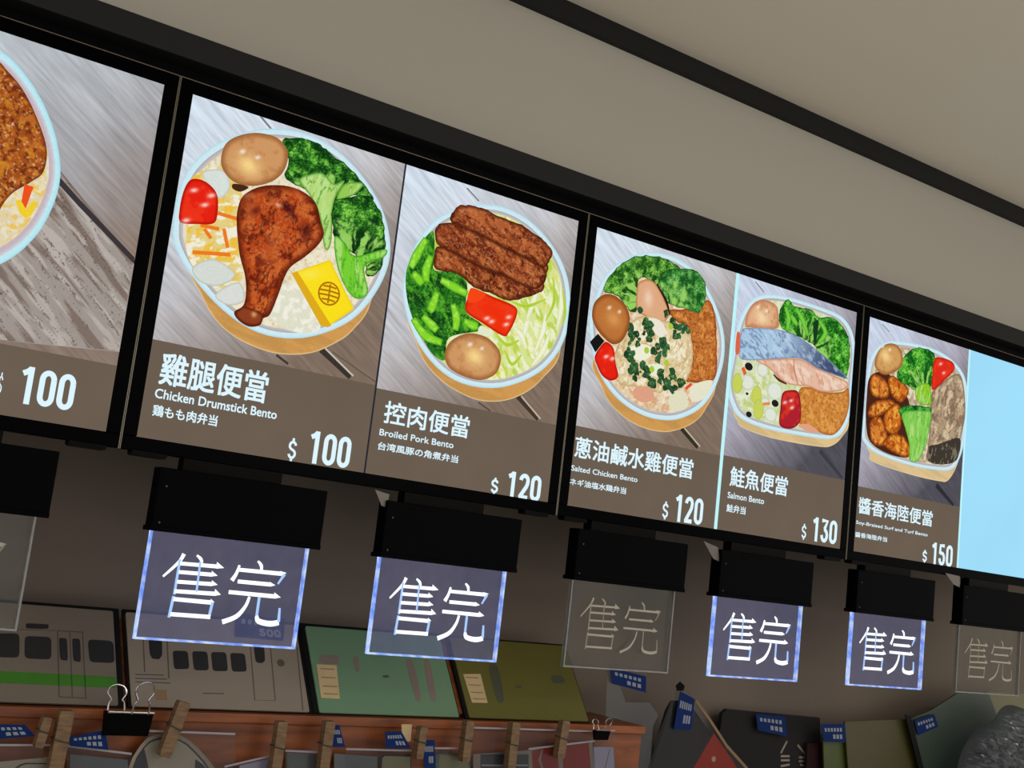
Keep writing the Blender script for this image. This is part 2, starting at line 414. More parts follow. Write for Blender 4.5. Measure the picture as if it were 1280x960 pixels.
def text(name, body, box, fr, w, mat, parent, org, bold=0.0, label=None, extra=None):
    """lettering fitted to the box ((u0,v0),(u1,v1)) of a frame; extra = further (body, box, bold) in the same mesh"""
    mb = MB()
    for body_, box_, bold_ in [(body, box, bold)] + list(extra or []):
        (u0, v0), (u1, v1) = box_
        if all(ch in DIGITS for ch in body_): digits(mb, body_, box_, fr, w); continue
        co, fc = text_mesh(body_)
        mn, mx = co.min(0), co.max(0)
        q = (co - mn) / (mx - mn); k = abs(v1 - v0) * bold_
        for n, (du, dv) in enumerate(((0, 0), (-k, -k), (k, -k), (k, k), (-k, k)) if bold_ else ((0, 0),)):   # heavier strokes: copies set off a little
            b = len(mb.v)
            mb.v += [fr(u0 + k + du + a * (u1 - u0 - 2*k), v0 + k + dv + c * (v1 - v0 - 2*k), w + n * 0.00002) for a, c in q]
            for f in fc: mb.face([b + i for i in f])
    return mb.build(name, mat, parent, org, label)

# ------------------------------------------------------------------ materials
MAT = {}
MAT['picture'] = picture_mat()
MAT['wood_warm'] = wood_picture_mat('screen_plank_table', (214, 226, 238), (188, 184, 186), (130, 112, 98), -0.36, 0.12)
MAT['wood_cool'] = wood_picture_mat('screen_plank_table_cool', (205, 215, 235), (165, 160, 172), (82, 80, 88), -0.36, 0.12)
MAT['wood_gray'] = wood_picture_mat('screen_plank_table_pale', (190, 198, 205), (172, 172, 176), (140, 122, 110), -0.32, 0.16)
MAT['band'] = em('screen_caption_band', (106, 93, 80), amt=0.10, scale=9)
MAT['white_text'] = em('screen_lettering', (222, 246, 255), amt=0.02)
MAT['blank'] = em('screen_blank_page', (160, 222, 250), amt=0.10, scale=3)
MAT['divider_white'] = em('screen_divider', (190, 245, 250))
MAT['divider_dark'] = em('screen_dark_divider', (40, 42, 52))
MAT['black'] = pm('black_plastic', (5, 5, 6), 0.5, amt=0.2, spec=0.06)
MAT['black_gloss'] = pm('gloss_black_bezel', (2, 2, 4), 0.3, amt=0.2, spec=0.02)
MAT['black_matt'] = pm('matt_black_housing', (2, 2, 5), 0.6, amt=0.2, spec=0.04)
MAT['rail'] = pm('charcoal_rail', (32, 32, 33), 0.6, amt=0.1, spec=0.2)
MAT['highlight_line'] = pm('grey_bevel_highlight', (120, 112, 98), 0.35, 0.6)
MAT['screw'] = pm('dull_screw', (70, 72, 72), 0.5, 0.6)
MAT['chrome'] = pm('bright_wire', (200, 200, 205), 0.2, 1.0, amt=0.05)
MAT['wall'] = pm('painted_wall', (180, 176, 166), 0.8, amt=0.02, scale=3)
MAT['wall_low'] = pm('lower_wall_taupe', (113, 101, 90), 0.8, amt=0.03, scale=3)  # one even tone, darker than the upper wall
MAT['ceiling'] = pm('painted_ceiling', (242, 234, 220), 0.85, amt=0.02, scale=2)
MAT['trim'] = pm('dark_ceiling_trim', (27, 27, 27), 0.6, amt=0.1, spec=0.2)
MAT['shelf'] = wood_mat('orange_wood', (92, 42, 14), (152, 80, 28))
MAT['pin'] = wood_mat('clothespin_wood', (88, 66, 44), (132, 104, 72), (40, 40, 200), 0.6)
MAT['floor'] = pm('floor_tiles', (120, 114, 106), 0.5)

# ------------------------------------------------------------------ setting
def struct(name, mb, mat, bevel=0.0):
    o = mb.build(name, mat, bevel=bevel); o['kind'] = 'structure'; return o
struct('wall_upper', MB().box((-3, 0.06, 0.0), (5, 0.50, 0.912)), MAT['wall'])
struct('wall_back', MB().box((-3, 0.26, -1.6), (5, 0.50, 0.0)), MAT['wall_low'])
struct('ceiling', MB().box((-3, -4.5, 0.912), (5, 0.50, 1.0)), MAT['ceiling'])
struct('floor', MB().box((-3, -4.5, -1.7), (5, 0.50, -1.6)), MAT['floor'])
struct('trim_1', MB().box((-3, 0.045, 0.873), (5, 0.06, 0.912)), MAT['trim'])
struct('trim_2', MB().box((-1.2, -0.004, 0.545), (2.9, 0.06, 0.583)), MAT['rail'], 0.001)
struct('trim_3', MB().box((-1.2, 0.035, 0.0), (2.9, 0.06, 0.545)), MAT['black'])
# ------------------------------------------------------------------ menu displays
SCR = up(0.0)
W, G, H = 0.708, 0.0423443, 0.497
def display(x0, label):
    d = empty('menu_display', (x0 + W/2, 0.035, -0.02), label, 'menu screen')
    x1 = x0 + W; b = 0.0195
    mb = MB()
    mb.box((x0-b, -0.002, H), (x1+b, 0.012, H+b)); mb.box((x0-b, -0.002, -b), (x1+b, 0.012, 0))
    mb.box((x0-b, -0.002, 0), (x0, 0.012, H)); mb.box((x1, -0.002, 0), (x1+b, 0.012, H))
    mb.build('bezel', MAT['black_gloss'], d, bevel=0.0012)
    MB().box((x0-b+0.002, 0.004, -b+0.002), (x1+b-0.002, 0.035, H+b-0.002)).build('rear_case', MAT['black'], d)
    e = 0.0012
    MB().prism([(x0-b-e, -b), (x0-b, -b), (x0-b, H+b), (x1+b, H+b), (x1+b, -b), (x1+b+e, -b), (x1+b+e, H+b+e), (x0-b-e, H+b+e)], SCR, -0.010, 0.0012).build('bevel_highlight', MAT['highlight_line'], d)  # thin pale line modelled in place of the highlight along the bezel bevel
    for fx in (x0 - 0.004, x1 - 0.046):
        MB().prism(rrect(fx, -b-0.006, fx+0.05, -b+0.002, 0.004), up(0.01), -0.008, 0.012).build('mounting_clip', MAT['black'], d)
    return d
def panel(d, x0, w, wood='wood_warm', band=0.137):
    o = MB().rect(x0, 0, x0 + w, H, SCR, -0.003, 0.0004).build('menu_panel', MAT[wood], d, (x0, 0, 0))
    if band:
        MB().rect(x0, 0, x0 + w, band, SCR, 0.0004, 0.0007).build('caption_band', MAT['band'], o, (x0, 0, 0))
    return o
def words(p, x0, title, en, jp, price):
    w = 0.004; wt = MAT['white_text']; org = (x0, 0, 0)
    def bx(b): return (b[0], b[1])
    if title: text('dish_name', title[0], bx(title[1]), SCR, 0.0012, wt, p, org, 0.016)
    if en: text('english_name', en[0], bx(en[1]), SCR, 0.0012, wt, p, org, 0.020)
    if jp: text('japanese_name', jp[0], bx(jp[1]), SCR, 0.0012, wt, p, org, 0.020)
    text('currency_sign', '$', bx(price[0]), SCR, 0.0012, wt, p, org); text('price', price[2], bx(price[1]), SCR, 0.0012, wt, p, org)

RICE = (228, 220, 196)
SHINE = (255, 246, 236)
def bowl(pic, rim, side, base=RICE, kraft=(208, 154, 84), k=0.945, nz=((7, (240, 232, 205), 0.8, 0.4, 0.6), (4, (205, 180, 120), 0.6, 0.55, 0.7)), wall=(198, 190, 190)):
    pic.layer(side, kraft, rim=((238, 214, 166), 2.5), nz=((14, tuple(np.array(kraft)*0.88), 0.5, 0.45, 0.65, 5, -12),))
    pic.layer(rim, (206, 232, 240), rim=((172, 216, 232), 4))
    pic.layer(shrink(rim, k), wall, rim=((165, 170, 175), 6))
    pic.layer(shrink(rim, k - 0.035), base, nz=nz)
def egg(pic, pts, yolk, rimc=(150, 92, 48), body=(205, 150, 98), glow=(248, 215, 140), s=1.0):
    pic.layer(pts, body, rim=(rimc, 11*s), nz=((9, (180, 118, 70), 0.5, 0.5, 0.7),), hl=((yolk, 18*s, 14*s, -15, glow, 0.95), ((yolk[0]-0.012*s, yolk[1]+0.018*s), 5*s, 3*s, 30, SHINE, 0.8), ((yolk[0]+0.012*s, yolk[1]+0.016*s), 4*s, 3*s, 30, SHINE, 0.8)))
def broccoli(pic, pts, foot=None, dark=(14, 52, 18), mid=(48, 122, 34), tip=(136, 205, 78), size=3.4, stem=(150, 205, 96)):
    if foot is None: foot = tuple(np.array(pts).mean(0))
    pic.layer(pts, mid, rim=(dark, 3), step=0.0012, ruffle=3.0, heads=(foot, size, dark, mid, tip, stem))
def stalk(pic, pts, base=(150, 200, 84), dark=(70, 140, 40), ang=80):
    pic.layer(pts, base, rim=(dark, 4), nz=((7, (190, 225, 140), 0.7, 0.48, 0.64, 6, ang),), ridge=((6, dark, 0.7, 0.05, 6, ang),))
def pepper(pic, pts, hl=(), base=(228, 34, 18), rim=(170, 14, 10)):
    pic.layer(pts, base, rim=(rim, 6), hl=[(h, 6, 3, 25, (255, 220, 215), 0.95) for h in hl], nz=((12, (240, 62, 30), 0.6, 0.5, 0.65),))

# --- first display: only its right page is in view
d0 = display(-W - G, 'black framed menu screen at the left edge showing a bowl priced 100')
xa = -W - G
p = panel(d0, xa, W/2 - 0.001, 'wood_gray', 0.091)
p = panel(d0, xa + W/2, W/2, 'wood_gray', 0.091)
pic = Picture(SCR, (xa + W/2, xa + W, 0, H))
rim0 = [(-0.2594,0.4703),(-0.2257,0.4507),(-0.1941,0.4162),(-0.1699,0.3720),(-0.1579,0.3261),(-0.1617,0.2803),(-0.1769,0.2365),(-0.2074,0.1962),(-0.2558,0.1663),(-0.3123,0.1683),(-0.3702,0.2151),(-0.3967,0.2897),(-0.3939,0.3737),(-0.3599,0.4387),(-0.3082,0.4682)]
pic.layer([(-0.1965,0.3393),(-0.1596,0.3357),(-0.0423,0.2380),(-0.0412,0.1104),(-0.2518,0.0887),(-0.2676,0.1793)], (158, 148, 142), smooth=False, nz=((9, (120, 104, 94), 0.85, 0.5, 0.62, 9, -42), (6, (188, 180, 172), 0.8, 0.52, 0.64, 9, -42)), ridge=((7, (92, 78, 70), 0.8, 0.02, 10, -42),))
pic.layer([(-0.1759,0.3398),(-0.1276,0.3032),(-0.0432,0.2435),(-0.0416,0.2336),(-0.1282,0.2940),(-0.1786,0.3312)], (58, 54, 56), smooth=False)
pic.layer(rim0, (190, 232, 240), rim=((160, 220, 236), 4))
pic.layer(shrink(rim0, 0.935), (196, 178, 188), rim=((205, 215, 222), 6))
pic.layer(shrink(rim0, 0.86), (222, 208, 170), nz=((6, (235, 190, 80), 0.8, 0.5, 0.6), (5, (232, 225, 205), 0.8, 0.5, 0.65)))
pic.layer([(-0.3155,0.4546),(-0.2674,0.4585),(-0.2452,0.4462),(-0.2240,0.4288),(-0.2016,0.3992),(-0.1815,0.3606),(-0.1801,0.3274),(-0.1934,0.3091),(-0.2131,0.2881),(-0.2239,0.2633),(-0.2280,0.2298),(-0.2927,0.2150),(-0.3525,0.2926),(-0.3528,0.3983)], (158, 78, 30), rim=((110, 46, 18), 5),
          nz=((9, (190, 108, 44), 0.85, 0.48, 0.62), (5, (102, 40, 18), 0.85, 0.52, 0.66), (3, (235, 190, 140), 0.8, 0.66, 0.75), (7, (214, 142, 40), 0.7, 0.58, 0.7)), step=0.0014)
pic.strip([(-0.1946,0.3044),(-0.1970,0.2707)], [0.012, 0.006], (235, 82, 30)); pic.strip([(-0.2050,0.2816),(-0.1921,0.2654),(-0.1832,0.2855)], [0.006, 0.012, 0.005], (238, 205, 50))
pic.build('bento_picture', p, (xa + W/2, 0, 0))
text('currency_sign', '$', [(-0.1879,0.0229),(-0.1825,0.0541)], SCR, 0.0012, MAT['white_text'], p, (xa + W/2, 0, 0)); text('price', '100', [(-0.1633,0.0188),(-0.0913,0.0682)], SCR, 0.0012, MAT['white_text'], p, (xa + W/2, 0, 0))

# --- second display: drumstick and pork
d1 = display(0.0, 'black framed menu screen showing the drumstick and pork bentos, priced 100 and 120')
p = panel(d1, 0.0, W/2 - 0.001)
MB().rect(W/2 - 0.001, 0, W/2 + 0.002, H, SCR, -0.003, 0.001).build('page_divider', MAT['divider_dark'], d1)
words(p, 0.0, ('雞腿便當', [(0.0170,0.0766),(0.1781,0.1229)]), ('Chicken Drumstick Bento', [(0.0151,0.0570),(0.1985,0.0706)]), ('鶏もも肉弁当', [(0.0159,0.0318),(0.1102,0.0478)]), ([(0.2236,0.0000),(0.2377,0.0342)], [(0.2552,0.0017),(0.3265,0.0504)], '100'))
pic = Picture(SCR, (0, W/2 - 0.001, 0, H))
pic.strip([(0.1839,0.1511),(0.2047,0.1416)], 0.004, (70, 60, 54)); pic.strip([(0.2542,0.1735),(0.3086,0.1406)], [0.010, 0.007], (58, 50, 44)); pic.strip([(0.2604,0.1766),(0.3133,0.1439)], [0.003, 0.003], (196, 186, 170))
pic.strip([(0.1036,0.4976),(0.1400,0.4714)], 0.003, (120, 122, 128)); pic.strip([(0.2727,0.1735),(0.3540,0.1415)], 0.002, (96, 84, 76))
bowl(pic, [(0.0025,0.2923),(0.0020,0.3550),(0.0181,0.4015),(0.0519,0.4421),(0.0931,0.4705),(0.1291,0.4856),(0.1762,0.4932),(0.2271,0.4854),(0.2775,0.4593),(0.3223,0.4153),(0.3453,0.3646),(0.3460,0.3212),(0.3292,0.2741),(0.3024,0.2341),(0.2656,0.2052),(0.2198,0.1841),(0.1734,0.1768),(0.1305,0.1826),(0.0863,0.2027),(0.0455,0.2326),(0.0173,0.2609)],
     [(0.0248,0.2628),(0.0562,0.2155),(0.0810,0.1857),(0.1081,0.1679),(0.1472,0.1562),(0.1899,0.1536),(0.2362,0.1641),(0.2731,0.1860),(0.3010,0.2127),(0.3259,0.2648),(0.3154,0.3655),(0.1504,0.4055),(0.0372,0.3331)])
pic.layer([(0.0219,0.3052),(0.0158,0.3669),(0.0317,0.3915),(0.0621,0.4045),(0.0895,0.3880),(0.0969,0.3413),(0.0991,0.3014),(0.1145,0.2570),(0.0938,0.2321),(0.0519,0.2419),(0.0280,0.2675)], (226, 205, 128), nz=((6, (236, 188, 60), 0.9, 0.5, 0.62, 3, 60), (6, (240, 238, 225), 0.9, 0.52, 0.64, 2, 20)))
pic.layer([(0.0320,0.3896),(0.0607,0.4000),(0.0750,0.3798),(0.0622,0.3580),(0.0406,0.3740)], (214, 222, 216), rim=((180, 190, 180), 3))
pic.layer([(0.0389,0.2486),(0.0676,0.2687),(0.1033,0.2543),(0.0823,0.2326),(0.0536,0.2313)], (212, 218, 210), rim=((178, 185, 165), 3)); pic.layer([(0.0777,0.2185),(0.1090,0.2444),(0.1223,0.2207),(0.0997,0.2076)], (216, 220, 214), rim=((185, 185, 165), 3))
pic.layer([(0.1569,0.2144),(0.1740,0.2549),(0.2125,0.2598),(0.2475,0.2055),(0.1970,0.1907)], (222, 222, 200), nz=((7, (242, 240, 228), 0.8, 0.45, 0.6),))
for a in ([(0.0353,0.2709),(0.0909,0.2809)], [(0.0754,0.3162),(0.0853,0.2899)], [(0.0628,0.3361),(0.0937,0.3355)], [(0.0472,0.3080),(0.0590,0.2971)], [(0.0405,0.3121),(0.0685,0.3136)]):
    pic.strip(a, 0.0055, (236, 122, 36))
broccoli(pic, [(0.1424,0.4700),(0.1688,0.4833),(0.2001,0.4836),(0.2290,0.4731),(0.2634,0.4596),(0.2897,0.4411),(0.3066,0.4240),(0.2829,0.4239),(0.2564,0.4144),(0.2413,0.3930),(0.2400,0.3714),(0.2214,0.3749),(0.1991,0.4026),(0.1712,0.4115),(0.1547,0.4193),(0.1572,0.4451)], [(0.2338,0.3528),(0.2338,0.3528)][0])
stalk(pic, [(0.1787,0.4199),(0.1985,0.4354),(0.2158,0.4404),(0.2356,0.4299),(0.2526,0.4391),(0.2400,0.4012),(0.2450,0.3388),(0.2355,0.3271),(0.2211,0.3706),(0.1995,0.4005)], (178, 214, 118))
stalk(pic, [(0.2532,0.4350),(0.2846,0.4440),(0.2694,0.4202),(0.2438,0.4066)], (150, 200, 84))
broccoli(pic, [(0.2397,0.3969),(0.2608,0.4156),(0.2968,0.4257),(0.3183,0.4098),(0.3326,0.3787),(0.3367,0.3449),(0.3344,0.3184),(0.3224,0.3034),(0.3096,0.3038),(0.3057,0.3200),(0.2829,0.3315),(0.2639,0.3352),(0.2482,0.3481)], [(0.2857,0.2981),(0.2857,0.2981)][0])
stalk(pic, [(0.2490,0.3483),(0.2671,0.3445),(0.2881,0.3285),(0.3367,0.3515),(0.3376,0.3387),(0.3064,0.3159),(0.3182,0.2780),(0.3027,0.2630),(0.2828,0.2719),(0.2603,0.3046)], (118, 205, 52), (60, 150, 30), 100)
egg(pic, [(0.0550,0.4125),(0.0584,0.4400),(0.0781,0.4592),(0.1057,0.4712),(0.1356,0.4721),(0.1536,0.4567),(0.1541,0.4316),(0.1411,0.4091),(0.1140,0.3918),(0.0855,0.3869),(0.0656,0.3954)], [(0.0972,0.4181)][0])
pic.layer([(0.0795,0.3852),(0.1022,0.3868),(0.0913,0.3763),(0.0787,0.3776)], (70, 40, 24))
pic.layer([(0.0928,0.3280),(0.0911,0.3519),(0.0962,0.3716),(0.1145,0.3890),(0.1383,0.3999),(0.1678,0.4055),(0.1949,0.4014),(0.2124,0.3894),(0.2226,0.3668),(0.2309,0.3479),(0.2239,0.3292),(0.2053,0.3057),(0.1864,0.2866),(0.1784,0.2682),(0.1723,0.2382),(0.1643,0.2080),(0.1549,0.1999),(0.1512,0.1890),(0.1345,0.1834),(0.1170,0.1896),(0.1096,0.1999),(0.1216,0.2125),(0.1222,0.2347),(0.1165,0.2574),(0.1036,0.2865)],
          (180, 70, 26), rim=((88, 24, 10), 13), nz=((22, (206, 104, 46), 0.8, 0.46, 0.62), (15, (98, 28, 16), 0.75, 0.54, 0.66), (6, (200, 104, 54), 0.6, 0.56, 0.7)),
          ridge=((16, (84, 24, 14), 0.75, 0.035, 1.6, 70), (9, (222, 140, 90), 0.5, 0.028, 2, 60), (7, (96, 30, 18), 0.55, 0.03)),
          hl=(([(0.1095,0.3406)][0], 7, 22, -12, (224, 116, 50), 0.6), ([(0.1825,0.3958)][0], 16, 6, -30, (220, 110, 54), 0.6), ([(0.1042,0.3738)][0], 10, 5, 30, (236, 150, 96), 0.5), ([(0.1177,0.3551)][0], 8, 6, 40, (80, 20, 22), 0.8), ([(0.1688,0.3711)][0], 14, 5, -35, (60, 14, 20), 0.85), ([(0.2015,0.3444)][0], 10, 12, 20, (72, 20, 20), 0.8), ([(0.1512,0.3725)][0], 5, 3, 0, (240, 190, 170), 0.8), ([(0.1064,0.3601)][0], 9, 7, 0, (205, 100, 50), 0.6), ([(0.1500,0.2981)][0], 10, 26, 10, (188, 88, 42), 0.6)), step=0.0013)
pic.layer([(0.1115,0.1983),(0.1219,0.2106),(0.1365,0.2099),(0.1528,0.2054),(0.1521,0.1912),(0.1363,0.1850),(0.1191,0.1893)], (140, 62, 32), rim=((80, 28, 14), 5), hl=(([(0.1398,0.2026)][0], 4, 4, 0, (230, 170, 110), 0.9),))
pic.layer([(0.1879,0.2766),(0.2469,0.3119),(0.2983,0.2459),(0.2583,0.2087)], (248, 222, 28), smooth=False, rim=((238, 200, 20), 4), hl=(([(0.2179,0.2818)][0], 20, 8, 20, (250, 232, 90), 0.7),))
pic.layer([(0.1879,0.2766),(0.1967,0.2817),(0.2645,0.2125),(0.2583,0.2087),(0.2470,0.2087)], (222, 170, 30), smooth=False)
stamp = (176, 108, 14); c = [(0.2531,0.2600),(0.2742,0.2649)][0]; rr = 0.0185
ring = circle(c[0], c[1], rr, 28); pic.layer(ring, stamp, smooth=False); pic.layer(circle(c[0], c[1], rr*0.86, 28), (246, 216, 30), smooth=False)
for dz, hw in ((0.55, 0.6), (0.18, 0.86), (-0.18, 0.86), (-0.55, 0.6)):
    pic.strip([(c[0]-rr*hw, c[1]+rr*dz), (c[0], c[1]+rr*(dz+0.05)), (c[0]+rr*hw, c[1]+rr*dz)], 0.0026, stamp)
pic.strip([(c[0], c[1]-rr*0.8), (c[0], c[1]+rr*0.8)], 0.0026, stamp)
pepper(pic, [(0.0069,0.3248),(0.0082,0.3528),(0.0150,0.3718),(0.0301,0.3770),(0.0470,0.3718),(0.0584,0.3590),(0.0623,0.3319),(0.0576,0.3187),(0.0365,0.3123),(0.0115,0.3084)], [(0.0230,0.3590),(0.0417,0.3423),(0.0186,0.3130),(0.0491,0.3584)])
pic.build('bento_picture', p, (0, 0, 0))

p = panel(d1, W/2 + 0.002, W/2 - 0.002, band=0.133)
words(p, W/2 + 0.002, ('控肉便當', [(0.3748,0.0812),(0.5333,0.1171)]), ('Broiled Pork Bento', [(0.3710,0.0613),(0.5076,0.0717)]), ('台湾風豚の角煮弁当', [(0.3713,0.0389),(0.5196,0.0515)]), ([(0.5887,-0.0011),(0.6038,0.0262)], [(0.6192,-0.0023),(0.6906,0.0413)], '120'))
pic = Picture(SCR, (W/2 + 0.002, W, 0, H))
pic.strip([(0.6215,0.1677),(0.6682,0.1353)], [0.010, 0.006], (66, 54, 46)); pic.strip([(0.6286,0.1690),(0.6734,0.1377)], [0.003, 0.003], (192, 176, 156)); pic.strip([(0.5450,0.1438),(0.5709,0.1337)], 0.003, (92, 78, 68))
pic.strip([(0.4724,0.4908),(0.4987,0.4752)], 0.003, (128, 130, 136))
bowl(pic, [(0.3785,0.2920),(0.3801,0.3320),(0.3933,0.3792),(0.4192,0.4204),(0.4567,0.4511),(0.4971,0.4697),(0.5499,0.4787),(0.6071,0.4686),(0.6582,0.4386),(0.6928,0.3994),(0.7090,0.3510),(0.7091,0.2992),(0.6917,0.2528),(0.6580,0.2145),(0.6113,0.1861),(0.5642,0.1709),(0.5119,0.1686),(0.4682,0.1803),(0.4277,0.2079),(0.3975,0.2450)],
     [(0.3936,0.2560),(0.4150,0.2172),(0.4349,0.1897),(0.4654,0.1679),(0.5047,0.1532),(0.5483,0.1470),(0.5958,0.1554),(0.6377,0.1773),(0.6692,0.2082),(0.6988,0.2585),(0.6754,0.3520),(0.5217,0.3997),(0.4138,0.3322)], (214, 226, 150), nz=((9, (176, 206, 66), 0.85, 0.5, 0.64, 3, -60), (8, (236, 240, 205), 0.95, 0.5, 0.62, 3, -50), (5, (226, 214, 90), 0.6, 0.6, 0.7)))
for a in ([(0.6273,0.3241),(0.6220,0.2892),(0.6167,0.2545)], [(0.6585,0.3225),(0.6580,0.2884),(0.6437,0.2432)], [(0.6822,0.3795),(0.6905,0.3382),(0.6860,0.2943)], [(0.5926,0.2829),(0.6144,0.2708),(0.6277,0.2484)], [(0.6404,0.3782),(0.6311,0.3334),(0.6208,0.2973)], [(0.6732,0.2916),(0.6626,0.2554),(0.6416,0.2218)]):
    pic.strip(a, [0.004, 0.012, 0.005], (238, 240, 214), rim=((200, 214, 130), 3))
for a in ([(0.6657,0.3842),(0.6740,0.3431),(0.6608,0.3060)], [(0.5869,0.3234),(0.6174,0.3219),(0.6556,0.3432)], [(0.5838,0.2395),(0.6017,0.2182),(0.6190,0.2383)], [(0.6890,0.3681),(0.6994,0.3316),(0.6976,0.3054)], [(0.6107,0.2616),(0.5875,0.2485),(0.5660,0.2606)]):
    pic.strip(a, [0.003, 0.007, 0.003], (170, 205, 50), rim=((205, 215, 110), 2))
pic.layer([(0.3799,0.3240),(0.3880,0.3539),(0.4020,0.3815),(0.4195,0.4022),(0.4275,0.3637),(0.4309,0.3403),(0.4720,0.3462),(0.4954,0.3313),(0.4994,0.2873),(0.5301,0.2736),(0.5318,0.2616),(0.4738,0.2373),(0.4721,0.2010),(0.4511,0.2028),(0.4303,0.2203),(0.4028,0.2540),(0.3869,0.2860)], (38, 110, 30), nz=((9, (18, 62, 22), 0.9, 0.5, 0.64), (8, (84, 170, 40), 0.85, 0.52, 0.66, 3, -50)), ridge=((12, (14, 54, 20), 0.8, 0.04), (9, (120, 200, 60), 0.6, 0.03)))
for a in ([(0.4080,0.3871),(0.3945,0.3555),(0.3866,0.3336)], [(0.4209,0.3621),(0.4155,0.3366),(0.4183,0.3172)], [(0.4444,0.3274),(0.4708,0.3215),(0.4977,0.3155)], [(0.4726,0.2935),(0.4828,0.2715),(0.4834,0.2514)], [(0.4028,0.2540),(0.4286,0.2319),(0.4614,0.2267)], [(0.3920,0.3269),(0.4046,0.3180),(0.4123,0.3118)], [(0.4405,0.3063),(0.4351,0.2810),(0.4296,0.2718)], [(0.4197,0.2617),(0.4396,0.2501),(0.4496,0.2442)], [(0.4971,0.2705),(0.5167,0.2666),(0.5260,0.2686)]):
    pic.strip(a, [0.010, 0.016, 0.011], (134, 214, 44), rim=((74, 160, 30), 4), nz=((5, (188, 235, 100), 0.7, 0.5, 0.65),))
pk = dict(rim=((70, 26, 12), 8), ruffle=2.5, nz=((13, (176, 94, 50), 0.9, 0.48, 0.6, 3, -28), (9, (104, 40, 20), 0.8, 0.53, 0.65, 2, -28), (5, (206, 128, 70), 0.6, 0.57, 0.68)), ridge=((11, (66, 24, 14), 0.8, 0.035, 3, -28), (6, (226, 170, 124), 0.55, 0.03, 2, -28)), step=0.0012)
pic.layer([(0.5966,0.3974),(0.6420,0.4043),(0.6532,0.3985),(0.6466,0.3711),(0.6484,0.3651),(0.6438,0.3534),(0.6151,0.3382),(0.5987,0.3471)], (124, 54, 28), **pk)
pic.layer([(0.4259,0.3593),(0.4319,0.3810),(0.4674,0.3778),(0.5117,0.3682),(0.5613,0.3635),(0.6122,0.3588),(0.6294,0.3458),(0.5818,0.3243),(0.5468,0.3268),(0.5076,0.3301),(0.4771,0.3433),(0.4329,0.3428)], (134, 58, 28), **pk)
pic.layer([(0.4231,0.4092),(0.4464,0.4248),(0.4796,0.4242),(0.5290,0.4175),(0.5851,0.4073),(0.6431,0.3960),(0.6491,0.3717),(0.6233,0.3529),(0.5715,0.3618),(0.5120,0.3662),(0.4628,0.3766),(0.4303,0.3826)], (140, 62, 32), **pk)
pic.layer([(0.4466,0.4298),(0.4508,0.4433),(0.4628,0.4581),(0.4977,0.4653),(0.5376,0.4606),(0.5883,0.4571),(0.6311,0.4447),(0.6568,0.4296),(0.6540,0.4116),(0.6405,0.3962),(0.5958,0.4036),(0.5344,0.4134),(0.4846,0.4226),(0.4559,0.4241)], (146, 68, 34), **pk)
pic.layer([(0.5307,0.2696),(0.5559,0.2626),(0.5473,0.2547),(0.5280,0.2547)], (225, 232, 200))
pepper(pic, [(0.4985,0.2871),(0.5000,0.3160),(0.5069,0.3279),(0.5474,0.3227),(0.5929,0.3164),(0.5991,0.3010),(0.5871,0.2692),(0.5757,0.2618),(0.5349,0.2738)], [(0.5407,0.2841),(0.5509,0.2809),(0.5834,0.2955),(0.5803,0.2823)], (238, 48, 14), (180, 24, 8))
pic.layer([(0.4994,0.3036),(0.5034,0.3258),(0.5326,0.3235),(0.5203,0.3083)], (244, 70, 22))
egg(pic, [(0.4690,0.2063),(0.4749,0.2295),(0.4958,0.2467),(0.5185,0.2539),(0.5477,0.2519),(0.5718,0.2371),(0.5780,0.2177),(0.5704,0.1957),(0.5435,0.1805),(0.5102,0.1803),(0.4809,0.1887)], [(0.5263,0.2165)][0])
pic.build('bento_picture', p, (W/2 + 0.002, 0, 0))

# --- third display: salted chicken and salmon
s2 = W + G
d2 = display(s2, 'black framed menu screen showing the salted chicken and salmon bentos, priced 120 and 130')
p = panel(d2, s2, W/2 - 0.004, band=0.139)
MB().rect(s2 + W/2 - 0.004, 0, s2 + W/2 + 0.004, H, SCR, -0.003, 0.001).build('page_divider', MAT['divider_white'], d2)
words(p, s2, ('蔥油鹹水雞便當', [(0.7527,0.0840),(1.0337,0.1210)]), ('Salted Chicken Bento', [(0.7501,0.0604),(0.9013,0.0700)]), ('ネギ油塩水鶏弁当', [(0.7499,0.0356),(0.8775,0.0475)]), ([(0.9673,0.0026),(0.9821,0.0353)], [(0.9960,0.0021),(1.0684,0.0521)], '120'))
pic = Picture(SCR, (s2, s2 + W/2 - 0.004, 0, H))
pic.strip([(0.9958,0.1742),(1.0403,0.1446)], [0.010, 0.007], (54, 48, 40)); pic.strip([(1.0023,0.1758),(1.0461,0.1475)], [0.003, 0.003], (190, 180, 150)); pic.strip([(0.8617,0.4915),(0.8753,0.4850),(0.8972,0.5145)], 0.003, (206, 214, 220))
